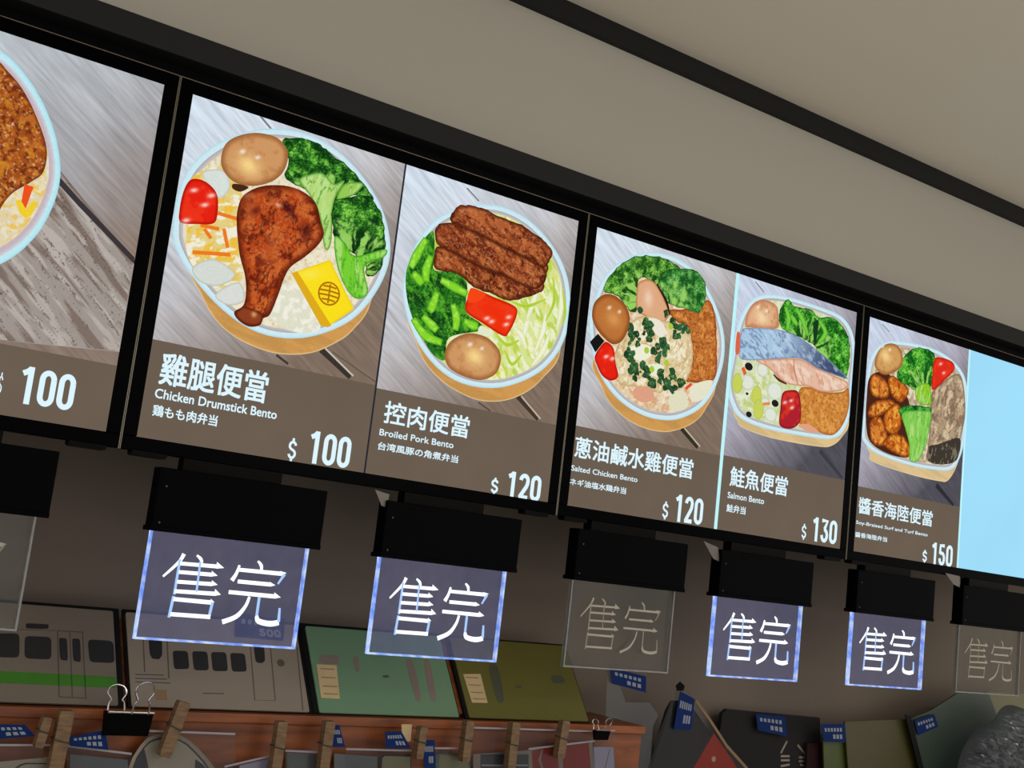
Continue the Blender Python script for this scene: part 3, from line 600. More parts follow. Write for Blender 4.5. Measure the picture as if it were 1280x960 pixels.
bowl(pic, [(0.7540,0.3251),(0.7605,0.3643),(0.7760,0.4099),(0.8055,0.4441),(0.8467,0.4707),(0.8906,0.4857),(0.9425,0.4878),(0.9924,0.4737),(1.0345,0.4428),(1.0673,0.4010),(1.0852,0.3556),(1.0845,0.3065),(1.0660,0.2546),(1.0353,0.2172),(0.9906,0.1918),(0.9503,0.1819),(0.8994,0.1822),(0.8481,0.1962),(0.8058,0.2225),(0.7744,0.2616)],
     [(0.7739,0.2652),(0.7970,0.2171),(0.8196,0.1912),(0.8563,0.1711),(0.9024,0.1598),(0.9531,0.1603),(0.9931,0.1726),(1.0277,0.1921),(1.0512,0.2199),(1.0717,0.2758),(1.0235,0.3551),(0.8661,0.3610)], (226, 204, 170), nz=((9, (238, 228, 205), 0.9, 0.48, 0.62), (7, (206, 150, 110), 0.7, 0.55, 0.68), (5, (222, 180, 90), 0.6, 0.6, 0.7)))
pic.layer([(0.9371,0.3865),(0.9754,0.3962),(1.0157,0.4181),(1.0365,0.4269),(1.0559,0.3945),(1.0660,0.3395),(1.0666,0.2809),(1.0133,0.2641),(0.9915,0.2687),(1.0043,0.3150),(0.9875,0.3635),(0.9576,0.3691)], (192, 112, 48), rim=((140, 62, 26), 7), nz=((7, (222, 146, 72), 0.85, 0.5, 0.62), (5, (150, 76, 30), 0.8, 0.55, 0.68)), ridge=((8, (120, 54, 20), 0.7, 0.035), (6, (236, 178, 110), 0.6, 0.03)), ruffle=2)
broccoli(pic, [(0.7790,0.3876),(0.7938,0.4219),(0.8285,0.4575),(0.8766,0.4754),(0.9226,0.4789),(0.9555,0.4688),(0.9228,0.4369),(0.9092,0.4218),(0.8823,0.4313),(0.8577,0.4255),(0.8597,0.3712),(0.8459,0.3624),(0.8135,0.3840)], [(0.8774,0.3908),(0.8774,0.3908)][0], (26, 70, 22), (78, 150, 48), (160, 210, 96), 3.6)
broccoli(pic, [(0.9077,0.4334),(0.9203,0.4563),(0.9553,0.4708),(0.9922,0.4757),(1.0187,0.4596),(1.0253,0.4285),(1.0126,0.3992),(0.9805,0.3973),(0.9488,0.3971),(0.9272,0.4021)], [(0.9418,0.3696),(0.9418,0.3696)][0], (22, 76, 30), (62, 138, 56), (136, 200, 106), 3.0)
pic.layer([(0.8553,0.4132),(0.8629,0.4243),(0.8797,0.4315),(0.8982,0.4272),(0.9217,0.4049),(0.9383,0.3768),(0.9176,0.3565),(0.8862,0.3615),(0.8597,0.3712)], (222, 168, 128), rim=((178, 110, 70), 5), hl=(([(0.8843,0.3963)][0], 10, 16, 10, (240, 214, 190), 0.8),))
pic.strip([(0.9007,0.4277),(0.9272,0.4021),(0.9398,0.3771)], [0.003, 0.006, 0.003], (40, 28, 20))
pic.layer([(0.8132,0.2579),(0.8211,0.2898),(0.8362,0.3236),(0.8530,0.3465),(0.8808,0.3642),(0.9372,0.3647),(0.9844,0.3669),(1.0054,0.3272),(1.0035,0.2789),(0.9831,0.2514),(0.9338,0.2306),(0.8833,0.2292),(0.8337,0.2314)], (222, 206, 160), rim=((190, 160, 110), 6), nz=((12, (240, 232, 205), 0.9, 0.47, 0.6), (8, (206, 168, 120), 0.7, 0.54, 0.66)), ridge=((14, (186, 146, 96), 0.7, 0.03, 2, 60),), ruffle=4)
pic.layer([(0.8917,0.3587),(0.9168,0.3622),(0.9346,0.3444),(0.9155,0.3325)], (235, 228, 210)); pic.layer([(0.8497,0.2956),(0.8877,0.3111),(0.9095,0.2999),(0.8769,0.2780)], (236, 236, 214)); pic.layer([(0.8976,0.2743),(0.9324,0.2810),(0.9374,0.2625),(0.9099,0.2573)], (230, 236, 210))
hb = dict(ruffle=1.2, nz=((4, (22, 48, 32), 0.9, 0.48, 0.6), (4, (120, 165, 90), 0.7, 0.58, 0.68)))
for i, (cx, cz) in enumerate([p for q in ([(0.8857,0.3457),(0.8473,0.3144),(0.9663,0.3630),(0.9601,0.3497),(0.9220,0.3220),(0.9290,0.3078),(0.9149,0.2971),(0.8536,0.2849),(0.8789,0.2629),(0.8951,0.2545),(0.9236,0.2501),(0.9471,0.2467),(0.9551,0.2658),(0.9746,0.2557),(0.8590,0.2629),(0.8951,0.3321),(0.8696,0.3151),(0.8560,0.3239),(0.8649,0.3627),(0.9300,0.3809)], [(0.9530,0.3641),(0.9750,0.3569),(0.9328,0.3184),(0.8843,0.3376),(0.8434,0.3251),(0.8931,0.3278),(0.9210,0.3101),(0.8755,0.2507),(0.9059,0.2488),(0.9353,0.2582),(0.9679,0.2466),(0.9831,0.2514),(0.8556,0.2699),(0.8936,0.2658),(0.8469,0.2797),(0.9534,0.3404)],) for p in q]):
    for m in range(3 if i not in (18, 19) else 1):
        h1, h2, h3 = hash2(i*3.0, m*7.0, 1.0), hash2(i*5.0, m*3.0, 2.0), hash2(i*2.0, m*9.0, 4.0)
        x, z, r = cx + (h1-.5)*.02, cz + (h2-.5)*.02, .0035 + .005*h3
        g = 0.7 + 0.6*h1
        pic.layer([(x + r*(0.6+0.8*hash2(k*1.0, i*1.3, m*2.0))*math.cos(k*0.9), z + r*(0.6+0.8*hash2(k*1.0, i*1.3, m*2.0))*math.sin(k*0.9)) for k in range(7)], (40*g, 84*g, 48*g), **hb)
pic.strip([(0.9474,0.2448),(0.9620,0.2318),(0.9739,0.2202)], [0.010, 0.006, 0.004], (44, 84, 60))
for x in ([(0.8867,0.2993)][0], [(0.9035,0.2677)][0], [(0.9370,0.2858)][0], [(0.9385,0.3551)][0]): pic.layer(circle(x[0], x[1], 0.006, 10), (170, 200, 60))
pic.layer([(0.8687,0.2265),(0.9027,0.2346),(0.9153,0.2157),(0.8916,0.2038),(0.8658,0.2107)], (222, 160, 130)); pic.layer([(0.9503,0.2219),(0.9841,0.2437),(0.9983,0.2147),(0.9634,0.2008)], (224, 220, 190)); pic.layer([(1.0038,0.2552),(1.0553,0.2747),(1.0382,0.2376),(1.0072,0.2281)], (228, 226, 200)); pic.strip([(0.9890,0.2465),(1.0033,0.2591)], 0.006, (222, 80, 50))
egg(pic, [(0.7534,0.3362),(0.7564,0.3596),(0.7754,0.3780),(0.7991,0.3815),(0.8250,0.3712),(0.8390,0.3512),(0.8381,0.3278),(0.8265,0.3043),(0.8059,0.2943),(0.7805,0.3043),(0.7619,0.3192)], [(0.8023,0.3393)][0], (130, 70, 30), (186, 112, 52), (214, 150, 84))
pic.layer([(0.7552,0.2877),(0.7708,0.3060),(0.7873,0.2962),(0.7697,0.2719)], (22, 24, 24), smooth=False)
pepper(pic, [(0.7693,0.2643),(0.7786,0.2831),(0.7913,0.2952),(0.8092,0.2874),(0.8174,0.2625),(0.8263,0.2395),(0.8098,0.2289),(0.7899,0.2345),(0.7758,0.2506)], [(0.7948,0.2694),(0.8093,0.2685)])
pic.build('bento_picture', p, (s2, 0, 0))

p = panel(d2, s2 + W/2 + 0.004, W/2 - 0.004, 'wood_cool', 0.141)
words(p, s2 + W/2 + 0.004, ('鮭魚便當', [(1.1304,0.0853),(1.2903,0.1237)]), ('Salmon Bento', [(1.1282,0.0621),(1.2275,0.0740)]), ('鮭弁当', [(1.1281,0.0359),(1.1795,0.0509)]), ([(1.3402,0.0067),(1.3543,0.0382)], [(1.3697,0.0069),(1.4458,0.0553)], '130'))
pic = Picture(SCR, (s2 + W/2 + 0.004, s2 + W, 0, H))
pic.strip([(1.3760,0.1906),(1.4503,0.1447)], [0.010, 0.006], (60, 60, 66)); pic.strip([(1.1530,0.4918),(1.1795,0.4767)], 0.003, (140, 140, 150))
bowl(pic, [(1.1012,0.2754),(1.1052,0.3276),(1.1141,0.3917),(1.1307,0.4337),(1.1566,0.4614),(1.1946,0.4758),(1.2546,0.4831),(1.3601,0.4831),(1.4155,0.4766),(1.4489,0.4518),(1.4630,0.4096),(1.4619,0.3569),(1.4600,0.2823),(1.4416,0.2387),(1.4109,0.2207),(1.3688,0.2144),(1.2359,0.2090),(1.1521,0.2159),(1.1186,0.2375)],
     [(1.1240,0.2317),(1.1357,0.2132),(1.1539,0.2008),(1.2377,0.1936),(1.3707,0.1978),(1.4125,0.2068),(1.4424,0.2315),(1.4578,0.2671),(1.4269,0.3726),(1.2173,0.3674),(1.1258,0.3144)], (206, 216, 172), (222, 192, 138), nz=((9, (226, 232, 205), 0.9, 0.5, 0.62), (8, (180, 196, 90), 0.6, 0.58, 0.68)))
pic.layer([(1.1153,0.3815),(1.1255,0.3767),(1.1249,0.3418),(1.1152,0.3433)], (220, 100, 70))
broccoli(pic, [(1.2276,0.4518),(1.2500,0.4785),(1.2667,0.4677),(1.3186,0.4720),(1.3412,0.4604),(1.3833,0.4696),(1.4235,0.4540),(1.4399,0.4312),(1.4462,0.3987),(1.4374,0.3523),(1.4001,0.3674),(1.3494,0.3868),(1.3374,0.3990),(1.3049,0.4069),(1.2578,0.4115),(1.2313,0.4203)], [(1.3081,0.3785),(1.3081,0.3785)][0], (20, 80, 24), (66, 160, 44), (150, 222, 90), 4.2)
for a in ([(1.2417,0.4621),(1.2545,0.4397),(1.2524,0.4140)], [(1.2722,0.4653),(1.2953,0.4449),(1.3144,0.4162)], [(1.3418,0.4550),(1.3656,0.4343),(1.3470,0.4083)], [(1.2587,0.4478),(1.2813,0.4310)]): pic.strip(a, [0.008, 0.014, 0.008], (122, 205, 66), rim=((60, 150, 36), 4))
pic.layer([(1.3270,0.4444),(1.3420,0.4532),(1.3406,0.4180),(1.3344,0.4021)], (20, 60, 30))
egg(pic, [(1.1349,0.3989),(1.1386,0.4285),(1.1577,0.4521),(1.1862,0.4621),(1.2169,0.4566),(1.2257,0.4334),(1.2245,0.4134),(1.1880,0.4046),(1.1518,0.3990)], [(1.1782,0.4248)][0], (190, 120, 84), (222, 172, 132), (244, 214, 170))
for x, r in (([(1.1551,0.2905)][0], .018), ([(1.1928,0.3221)][0], .016), ([(1.2317,0.2871)][0], .021), ([(1.2250,0.2386)][0], .017), ([(1.2076,0.2600)][0], .012), ([(1.1330,0.2950)][0], .012)):
    pic.layer(circle(x[0], x[1], r, 12, r*0.85), (222, 228, 214), rim=((184, 196, 160), 4))
for x in ([(1.1819,0.2694)][0], [(1.1900,0.2430)][0], [(1.1272,0.2836)][0]): pic.layer(circle(x[0], x[1], 0.014, 10, 0.02), (198, 208, 90), rim=((170, 190, 80), 3))
for x, r in (([(1.1538,0.3215)][0], .011), ([(1.2346,0.2630)][0], .010), ([(1.1649,0.2291)][0], .008), ([(1.1554,0.2681)][0], .004)): pic.layer(circle(x[0], x[1], r, 9, r*0.7), (34, 30, 36))
pic.strip([(1.1375,0.3166),(1.1462,0.3044)], 0.009, (226, 96, 40)); pic.strip([(1.2008,0.2553),(1.2199,0.2605)], 0.006, (226, 140, 70))
pic.layer([(1.3011,0.3033),(1.3261,0.3126),(1.3740,0.3112),(1.4271,0.3208),(1.4468,0.3325),(1.4530,0.2958),(1.4396,0.2567),(1.4101,0.2278),(1.3674,0.2267),(1.3092,0.2333),(1.2999,0.2691)], (206, 136, 62), rim=((168, 92, 34), 7), nz=((8, (226, 164, 84), 0.8, 0.5, 0.62), (5, (180, 102, 40), 0.7, 0.56, 0.68)), ridge=((9, (150, 78, 26), 0.6, 0.03),))
pic.layer([(1.3043,0.2307),(1.3346,0.2375),(1.3674,0.2274),(1.3364,0.2224)], (224, 160, 130))
pic.layer([(1.1713,0.3378),(1.2194,0.3494),(1.2942,0.3642),(1.3531,0.3547),(1.4241,0.3480),(1.4460,0.3398),(1.4268,0.3237),(1.3687,0.3102),(1.3260,0.3133),(1.2953,0.3094),(1.2620,0.3086),(1.2279,0.3199),(1.2068,0.3300)], (226, 184, 160), rim=((196, 130, 96), 5), nz=((8, (238, 214, 196), 0.8, 0.48, 0.62, 3, -25), (6, (206, 140, 104), 0.6, 0.58, 0.68, 3, -60)))
pic.strip([(1.2230,0.3190),(1.2389,0.3114),(1.2622,0.3069)], [0.003, 0.006, 0.003], (90, 40, 34)); pic.strip([(1.2768,0.3579),(1.2817,0.3373),(1.2951,0.3112)], [0.002, 0.004, 0.002], (190, 128, 100))
pic.layer([(1.1247,0.3835),(1.1401,0.3955),(1.2274,0.4105),(1.2892,0.4073),(1.3490,0.3904),(1.3940,0.3736),(1.4412,0.3530),(1.4238,0.3505),(1.3531,0.3547),(1.2941,0.3649),(1.2194,0.3494),(1.1334,0.3314),(1.1247,0.3557)], (168, 198, 224), grad=([(1.2153,0.3848)][0], [(1.3956,0.3592)][0], (66, 76, 108)), rim=((120, 140, 170), 4), nz=((5, (196, 216, 235), 0.6, 0.52, 0.66, 3, -30), (4, (90, 110, 146), 0.6, 0.56, 0.68, 3, -30)))
pepper(pic, [(1.2520,0.2855),(1.2711,0.2961),(1.2967,0.2972),(1.3080,0.2706),(1.3086,0.2386),(1.2850,0.2205),(1.2519,0.2221),(1.2497,0.2534)], [(1.2785,0.2761),(1.2827,0.2626),(1.2615,0.2695)], (172, 34, 46), (120, 18, 30))
pic.build('bento_picture', p, (s2 + W/2 + 0.004, 0, 0))

# --- fourth display: surf and turf, and a blank page
s3 = 2 * (W + G)
d3 = display(s3, 'black framed menu screen at the right edge, half bento priced 150, half blank pale blue')
p = panel(d3, s3, W/2 - 0.003, 'wood_cool', 0.135)
words(p, s3, ('醬香海陸便當', [(1.5069,0.0791),(1.7549,0.1137)]), ('Soy-Braised Surf and Turf Bento', [(1.5024,0.0545),(1.7413,0.0638)]), ('醤香海陸弁当', [(1.5022,0.0297),(1.6055,0.0402)]), ([(1.7277,-0.0005),(1.7439,0.0271)], [(1.7573,-0.0018),(1.8344,0.0466)], '150'))
pic = Picture(SCR, (s3, s3 + W/2 - 0.003, 0, H))
pic.strip([(1.7615,0.1725),(1.8275,0.1361)], [0.012, 0.007], (46, 46, 52)); pic.strip([(1.5425,0.4903),(1.5673,0.4779)], 0.003, (150, 150, 160))
bowl(pic, [(1.4999,0.2487),(1.5048,0.3177),(1.5048,0.3779),(1.5168,0.4193),(1.5469,0.4481),(1.5993,0.4646),(1.7035,0.4725),(1.7768,0.4644),(1.8312,0.4403),(1.8529,0.4026),(1.8569,0.3432),(1.8518,0.2781),(1.8368,0.2393),(1.8119,0.2140),(1.7584,0.2054),(1.6604,0.2023),(1.5587,0.2101),(1.5146,0.2255)],
     [(1.5173,0.2302),(1.5313,0.2090),(1.5422,0.1923),(1.6623,0.1830),(1.7678,0.1823),(1.8033,0.1894),(1.8325,0.2296),(1.8393,0.2761),(1.7870,0.3587),(1.5757,0.3652),(1.5216,0.3121)], (176, 150, 126), (220, 192, 142))
pic.layer([(1.5079,0.3183),(1.5153,0.3713),(1.5734,0.3867),(1.6461,0.3428),(1.6694,0.2497),(1.6586,0.2195),(1.5912,0.2159),(1.5301,0.2322),(1.5120,0.2677)], (74, 38, 24))
for a, m in (([(1.5166,0.3716),(1.5409,0.3783),(1.5744,0.3650),(1.5773,0.3371),(1.5461,0.3294),(1.5202,0.3377)], 0), ([(1.5773,0.3821),(1.6009,0.3831),(1.6453,0.3648),(1.6263,0.3349),(1.5953,0.3382),(1.5761,0.3609)], 1), ([(1.5157,0.2939),(1.5340,0.3186),(1.5792,0.3318),(1.6013,0.3261),(1.5690,0.3009),(1.5247,0.2835)], 0), ([(1.5668,0.2897),(1.5841,0.3165),(1.6133,0.3282),(1.6260,0.3041),(1.6244,0.2732),(1.5968,0.2591),(1.5710,0.2688)], 1), ([(1.5244,0.2740),(1.5436,0.2901),(1.5677,0.2812),(1.5853,0.2409),(1.5502,0.2277),(1.5292,0.2406)], 0), ([(1.5707,0.2343),(1.6000,0.2605),(1.6338,0.2616),(1.6596,0.2437),(1.6586,0.2195),(1.6177,0.2199)], 1)):
    pic.layer(a, (206, 112, 34) if m else (214, 128, 52), rim=((120, 48, 16), 8), nz=((9, (240, 170, 66), 0.9, 0.47, 0.6), (7, (150, 60, 20), 0.8, 0.55, 0.67)), ridge=((9, (110, 40, 14), 0.6, 0.03),), ruffle=2.5)
pic.layer([(1.7243,0.3702),(1.7607,0.4040),(1.8170,0.4330),(1.8403,0.4003),(1.8495,0.3419),(1.8362,0.2848),(1.8280,0.2380),(1.7712,0.2207),(1.7246,0.2227),(1.7238,0.2670),(1.7256,0.3209)], (172, 152, 122), rim=((120, 100, 80), 7), nz=((11, (214, 196, 162), 0.9, 0.48, 0.6, 2, 70), (8, (120, 100, 82), 0.8, 0.53, 0.65, 2, 70), (5, (206, 140, 110), 0.5, 0.6, 0.7)), ridge=((10, (110, 92, 76), 0.7, 0.03, 1.5, 20),))
pic.layer([(1.7253,0.2517),(1.7598,0.2637),(1.8344,0.2881),(1.8280,0.2380),(1.7713,0.2198),(1.7246,0.2227)], (62, 56, 48), nz=((5, (140, 128, 110), 0.8, 0.56, 0.66, 2, 80),))
broccoli(pic, [(1.6024,0.4010),(1.6228,0.4360),(1.6620,0.4618),(1.7186,0.4642),(1.7326,0.4397),(1.7291,0.3936),(1.6985,0.3790),(1.6644,0.3683),(1.6430,0.3732),(1.6080,0.3800)], [(1.6972,0.3563),(1.6972,0.3563)][0], (16, 84, 24), (62, 160, 44), (146, 214, 84), 4.5)
stalk(pic, [(1.6674,0.3733),(1.7116,0.3904),(1.7253,0.3523),(1.7162,0.3440),(1.6810,0.3423)], (142, 202, 44), (90, 160, 30))
broccoli(pic, [(1.6147,0.3153),(1.6472,0.3319),(1.7166,0.3396),(1.7263,0.3278),(1.7046,0.3174),(1.6497,0.3081),(1.6298,0.3003)], [(1.6831,0.2518),(1.6831,0.2518)][0], (12, 76, 28), (40, 130, 40), (96, 178, 74), 4.5)
stalk(pic, [(1.6258,0.3062),(1.6486,0.3189),(1.7175,0.3308),(1.7270,0.3212),(1.7220,0.2846),(1.7116,0.2474),(1.6902,0.2154),(1.6627,0.2136),(1.6572,0.2477),(1.6401,0.2801)], (134, 204, 84), (70, 160, 50), 85)
egg(pic, [(1.5260,0.3950),(1.5325,0.4268),(1.5601,0.4499),(1.5935,0.4546),(1.6143,0.4388),(1.6143,0.4121),(1.5865,0.3913),(1.5538,0.3821)], [(1.5595,0.4234)][0], (150, 96, 50), (206, 156, 92), (244, 210, 140))
pepper(pic, [(1.7272,0.4500),(1.7555,0.4579),(1.7925,0.4550),(1.7993,0.4388),(1.7674,0.4099),(1.7269,0.3797),(1.7220,0.4149)], [(1.7623,0.4249),(1.7496,0.4430)], (222, 44, 28))
pic.build('bento_picture', p, (s3, 0, 0))
MB().rect(s3 + W/2 - 0.003, 0, s3 + W/2 + 0.003, H, SCR, -0.003, 0.001).build('page_divider', MAT['divider_white'], d3)
MB().rect(s3 + W/2 + 0.003, 0, s3 + W, H, SCR, -0.003, 0.0004).build('menu_panel', MAT['blank'], d3, (s3 + W/2, 0, 0), label='blank pale blue page')

# ------------------------------------------------------------------ sold-out signs hanging below the displays
GX, GZ = 0.0385, -0.2700     # lower left corner of the sign the lettering was laid out on
def edge_glow():
    m, nt, n, l = nodes('glowing_acrylic_edge'); n.remove(n['Principled BSDF'])
    tc = n.new('ShaderNodeTexCoord'); nz = n.new('ShaderNodeTexNoise'); nz.inputs['Scale'].default_value = 70; nz.inputs['Detail'].default_value = 4
    cr = n.new('ShaderNodeValToRGB'); cr.color_ramp.elements[0].position = 0.38; cr.color_ramp.elements[0].color = rgba((112, 150, 248)); cr.color_ramp.elements[1].position = 0.72; cr.color_ramp.elements[1].color = rgba((208, 228, 255))
    e = n.new('ShaderNodeEmission'); l.new(tc.outputs['Object'], nz.inputs[0]); l.new(nz.outputs['Fac'], cr.inputs[0]); l.new(cr.outputs[0], e.inputs[0]); l.new(e.outputs[0], n['Material Output'].inputs[0])
    return m
STROKES = [  # (points, widths mm, horizontal?)
    ([(0.0892,-0.1504),(0.0834,-0.1626),(0.0645,-0.1839)], (5, 4, 2.5), 0), ([(0.0847,-0.1584),(0.0842,-0.2068)], (3.2, 3.2), 0), ([(0.1079,-0.1504),(0.1142,-0.1548),(0.1170,-0.1602)], (2.5, 4, 3), 0),
    ([(0.0856,-0.1639),(0.1405,-0.1629)], (4, 4.4), 1), ([(0.1376,-0.1556),(0.1518,-0.1644),(0.1387,-0.1666)], 0, 2), ([(0.0856,-0.1757),(0.1340,-0.1749)], (4, 4.4), 1), ([(0.1324,-0.1688),(0.1436,-0.1759),(0.1332,-0.1781)], 0, 2),
    ([(0.0852,-0.1891),(0.1361,-0.1880)], (4, 4.4), 1), ([(0.1345,-0.1818),(0.1456,-0.1884),(0.1353,-0.1912)], 0, 2), ([(0.0841,-0.2022),(0.1432,-0.2009)], (4.2, 4.6), 1), ([(0.1410,-0.1932),(0.1524,-0.2017),(0.1421,-0.2045)], 0, 2),
    ([(0.1141,-0.1586),(0.1153,-0.2005)], (2.6, 2.6), 0), ([(0.0836,-0.2090),(0.0817,-0.2384)], (3.4, 3.4), 0), ([(0.0839,-0.2130),(0.1402,-0.2134)], (4.4, 4.8), 1), ([(0.1370,-0.2077),(0.1441,-0.2125),(0.1395,-0.2169)], 0, 2), ([(0.1408,-0.2127),(0.1387,-0.2348)], (3.4, 3.4), 0), ([(0.0828,-0.2337),(0.1408,-0.2334)], (4.4, 4.6), 1),
    ([(0.1996,-0.1494),(0.2053,-0.1547),(0.2072,-0.1622)], (2.4, 4.2, 3), 0), ([(0.1726,-0.1579),(0.1697,-0.1700),(0.1645,-0.1803)], (2.8, 4, 5.5), 0), ([(0.1729,-0.1642),(0.2376,-0.1639)], (4.2, 4.8), 1), ([(0.2351,-0.1596),(0.2476,-0.1617),(0.2382,-0.1678)], 0, 2), ([(0.2437,-0.1640),(0.2353,-0.1791)], (4, 2.2), 0),
    ([(0.1735,-0.1808),(0.2249,-0.1807)], (4.4, 4.6), 1), ([(0.2218,-0.1765),(0.2328,-0.1813),(0.2240,-0.1840)], 0, 2), ([(0.1624,-0.1967),(0.2346,-0.1971)], (4.4, 4.8), 1), ([(0.2311,-0.1906),(0.2440,-0.1979),(0.2330,-0.2008)], 0, 2),
    ([(0.1945,-0.2007),(0.1905,-0.2145),(0.1792,-0.2297),(0.1594,-0.2390)], (3.2, 4, 5.5, 6), 0), ([(0.2096,-0.1995),(0.2097,-0.2264)], (3.4, 3.4), 0), ([(0.2097,-0.2264),(0.2137,-0.2338),(0.2312,-0.2364),(0.2453,-0.2335)], (3.4, 6, 6.5, 6), 1), ([(0.2435,-0.2129),(0.2448,-0.2329)], (2.6, 4), 0)]
lit = dict(plate=film_mat('lit_acrylic', (225, 225, 232), 0.02, 0.0, (36, 38, 58)), edge=edge_glow(), hor=em('glowing_lettering', (248, 252, 255), 1.25), ver=em('glowing_thin_lettering', (168, 202, 255), 1.05))
dim = dict(plate=film_mat('clear_acrylic', (238, 238, 232), 0.02, 0.004), edge=film_mat('clear_acrylic_edge', (200, 200, 195), 0.12, 0.14), hor=pm('engraved_grey', (176, 170, 156), 0.5), ver=pm('engraved_grey_thin', (146, 140, 128), 0.5))
def sold_out_sign(x0, state, label):
    """x0 = left side of the black housing"""
    s = lit if state else dim
    t = empty('sold_out_sign', (x0 + 0.128, 0.0, -0.0365), label, 'sold out sign', 'sold out signs hanging under the menu screens')
    MB().box((x0, -0.014, -0.119), (x0 + 0.256, 0.014, -0.0365)).build('housing', MAT['black_matt'], t, bevel=0.0015)
    MB().box((x0 - 0.002, -0.016, -0.124), (x0 + 0.256, 0.016, -0.117)).build('clamp_bar', MAT['black_matt'], t, bevel=0.001)
    mb = MB()
    mb.box((x0 + 0.035, -0.002, -0.0365), (x0 + 0.185, 0.02, -0.0195))
    mb.build('mounting_bracket', MAT['black'], t)
    for sx, sz in ((0.010, -0.112), (0.012, -0.062)):
        MB().prism(circle(x0 + sx, sz, 0.0014, 12), up(-0.014), 0, 0.0008).build('screw', MAT['screw'], t)
    px0, px1, pz0 = x0 + 0.0045, x0 + 0.243, -0.2705; h = 0.004
    pl = MB().box((px0, -h, pz0), (px1, h, -0.122)).build('acrylic_plate', s['plate'], t)
    e = 0.0024
    mb = MB(); q = 0.0003
    mb.prism([(px0 - q, pz0 - q), (px1 + q, pz0 - q), (px1 + q, -0.124), (px1 - e, -0.124), (px1 - e, pz0 + e), (px0 + e, pz0 + e), (px0 + e, -0.124), (px0 - q, -0.124)], up(0.0), -h - q, h + q)
    mb.build('glowing_edge' if state else 'plate_edge', s['edge'], pl, ORG[t.name])
    dx = px0 - GX; fr = up(-h); mb = MB(); k = 0
    for pts, wd, hor in STROKES:
        P = [(u + dx, v + (pz0 - GZ)) for u, v in pts]; z0 = 0.0003 + 0.00002 * k; k += 1
        if hor == 2: mb.prism(shrink(P, 0.85), fr, 0.0, z0, 0)
        else:
            if len(P) > 2: 
                P = spline(P, False, 5); wd = list(np.interp(np.linspace(0, 1, len(P)), np.linspace(0, 1, len(wd)), wd))
            mb.ribbon(P, [a * (0.00125 if hor else 0.00115) * (1 if state else 0.62) for a in wd], fr, 0.0, z0, 0 if hor or (abs(pts[0][0] - pts[-1][0]) > 0.35*abs(pts[0][1] - pts[-1][1]) and len(pts) > 2) else 1)
    mb.build('engraved_lettering', [s['hor'], s['ver']], pl, ORG[t.name])
sold_out_sign(-0.356, 0, 'black box sign cut off by the left edge of the photo, its plate unlit')
sold_out_sign(0.0355, 1, 'largest glowing sold out sign, hanging under the drumstick bento')
sold_out_sign(0.3945, 1, 'glowing sold out sign hanging under the broiled pork bento')
sold_out_sign(0.7715, 0, 'unlit clear sold out sign under the salted chicken bento')
sold_out_sign(1.1140, 1, 'glowing sold out sign hanging under the salmon bento')
sold_out_sign(1.5055, 1, 'rightmost glowing sold out sign, under the bento priced 150')
sold_out_sign(1.8640, 0, 'unlit sold out sign under the blank screen page at the right edge')
# ------------------------------------------------------------------ the goods rack under the signs
MAT['film'] = film_mat('clear_film', (242, 242, 242), 0.008, 0.006)
MAT['film_edge'] = pm('film_edge', (149, 144, 157), 0.3, amt=0.15)
MAT['clear_soft'] = film_mat('soft_clear_bag', (228, 230, 230), 0.02, 0.03)
MAT['tape'] = pm('dull_tape', (104, 98, 92), 0.35, amt=0.15)
MAT['clear_thick'] = film_mat('crumpled_clear_bag', (156, 168, 178), 0.05, 0.07, rough=0.12)
MAT['cover_white'] = pm('train_cover', (137, 126, 113), 0.4, amt=0.03)
MAT['cover_grey'] = pm('train_cover_grey', (115, 106, 96), 0.4, amt=0.03)
MAT['train_window'] = pm('train_window', (40, 40, 42), 0.4)
MAT['train_line'] = pm('train_line', (84, 76, 70), 0.5)
MAT['train_green'] = pm('train_green_stripe', (56, 117, 27), 0.5)
MAT['cover_green'] = pm('green_cover', (105, 138, 108), 0.4, amt=0.06, scale=12)
MAT['cover_olive'] = pm('olive_cover', (98, 94, 43), 0.4, amt=0.06, scale=12)
MAT['slot'] = pm('mauve_slot', (124, 109, 101), 0.5)
MAT['slot_dark'] = pm('dark_slot', (72, 74, 60), 0.5)
MAT['label'] = pm('cream_label', (191, 168, 125), 0.6)
MAT['label_print'] = pm('label_print', (130, 104, 74), 0.6)
MAT['black_card'] = pm('black_card', (16, 16, 18), 0.6, spec=0.15)
MAT['tag_blue'] = pm('blue_tag', (12, 40, 96), 0.6, amt=0.1, spec=0.1)
MAT['tag_white'] = pm('white_print', (133, 140, 150), 0.5)
MAT['dark_cloth'] = pm('dark_grey_cloth', (42, 42, 43), 0.9, amt=0.05, scale=120, spec=0.1)
MAT['red'] = pm('red_felt', (158, 40, 18), 0.7, spec=0.1)
MAT['maroon'] = pm('maroon_cloth', (45, 27, 31), 0.9, spec=0.1)
MAT['yellow'] = pm('yellow_card', (69, 64, 26), 0.5)
MAT['lime'] = pm('lime_card', (64, 77, 22), 0.5)
MAT['green_card'] = pm('dark_green_card', (48, 62, 48), 0.5)
MAT['slate'] = pm('slate_card', (78, 87, 93), 0.5)
MAT['khaki'] = pm('khaki_card', (112, 110, 78), 0.5)
MAT['navy'] = pm('navy_card', (34, 38, 50), 0.5)
MAT['red_card'] = pm('red_card', (140, 38, 34), 0.5, spec=0.2)
MAT['lilac'] = pm('lilac_card', (143, 143, 173), 0.5)
MAT['cream'] = pm('cream_card', (150, 144, 128), 0.5)
MAT['teal'] = pm('teal_card', (44, 84, 96), 0.5)

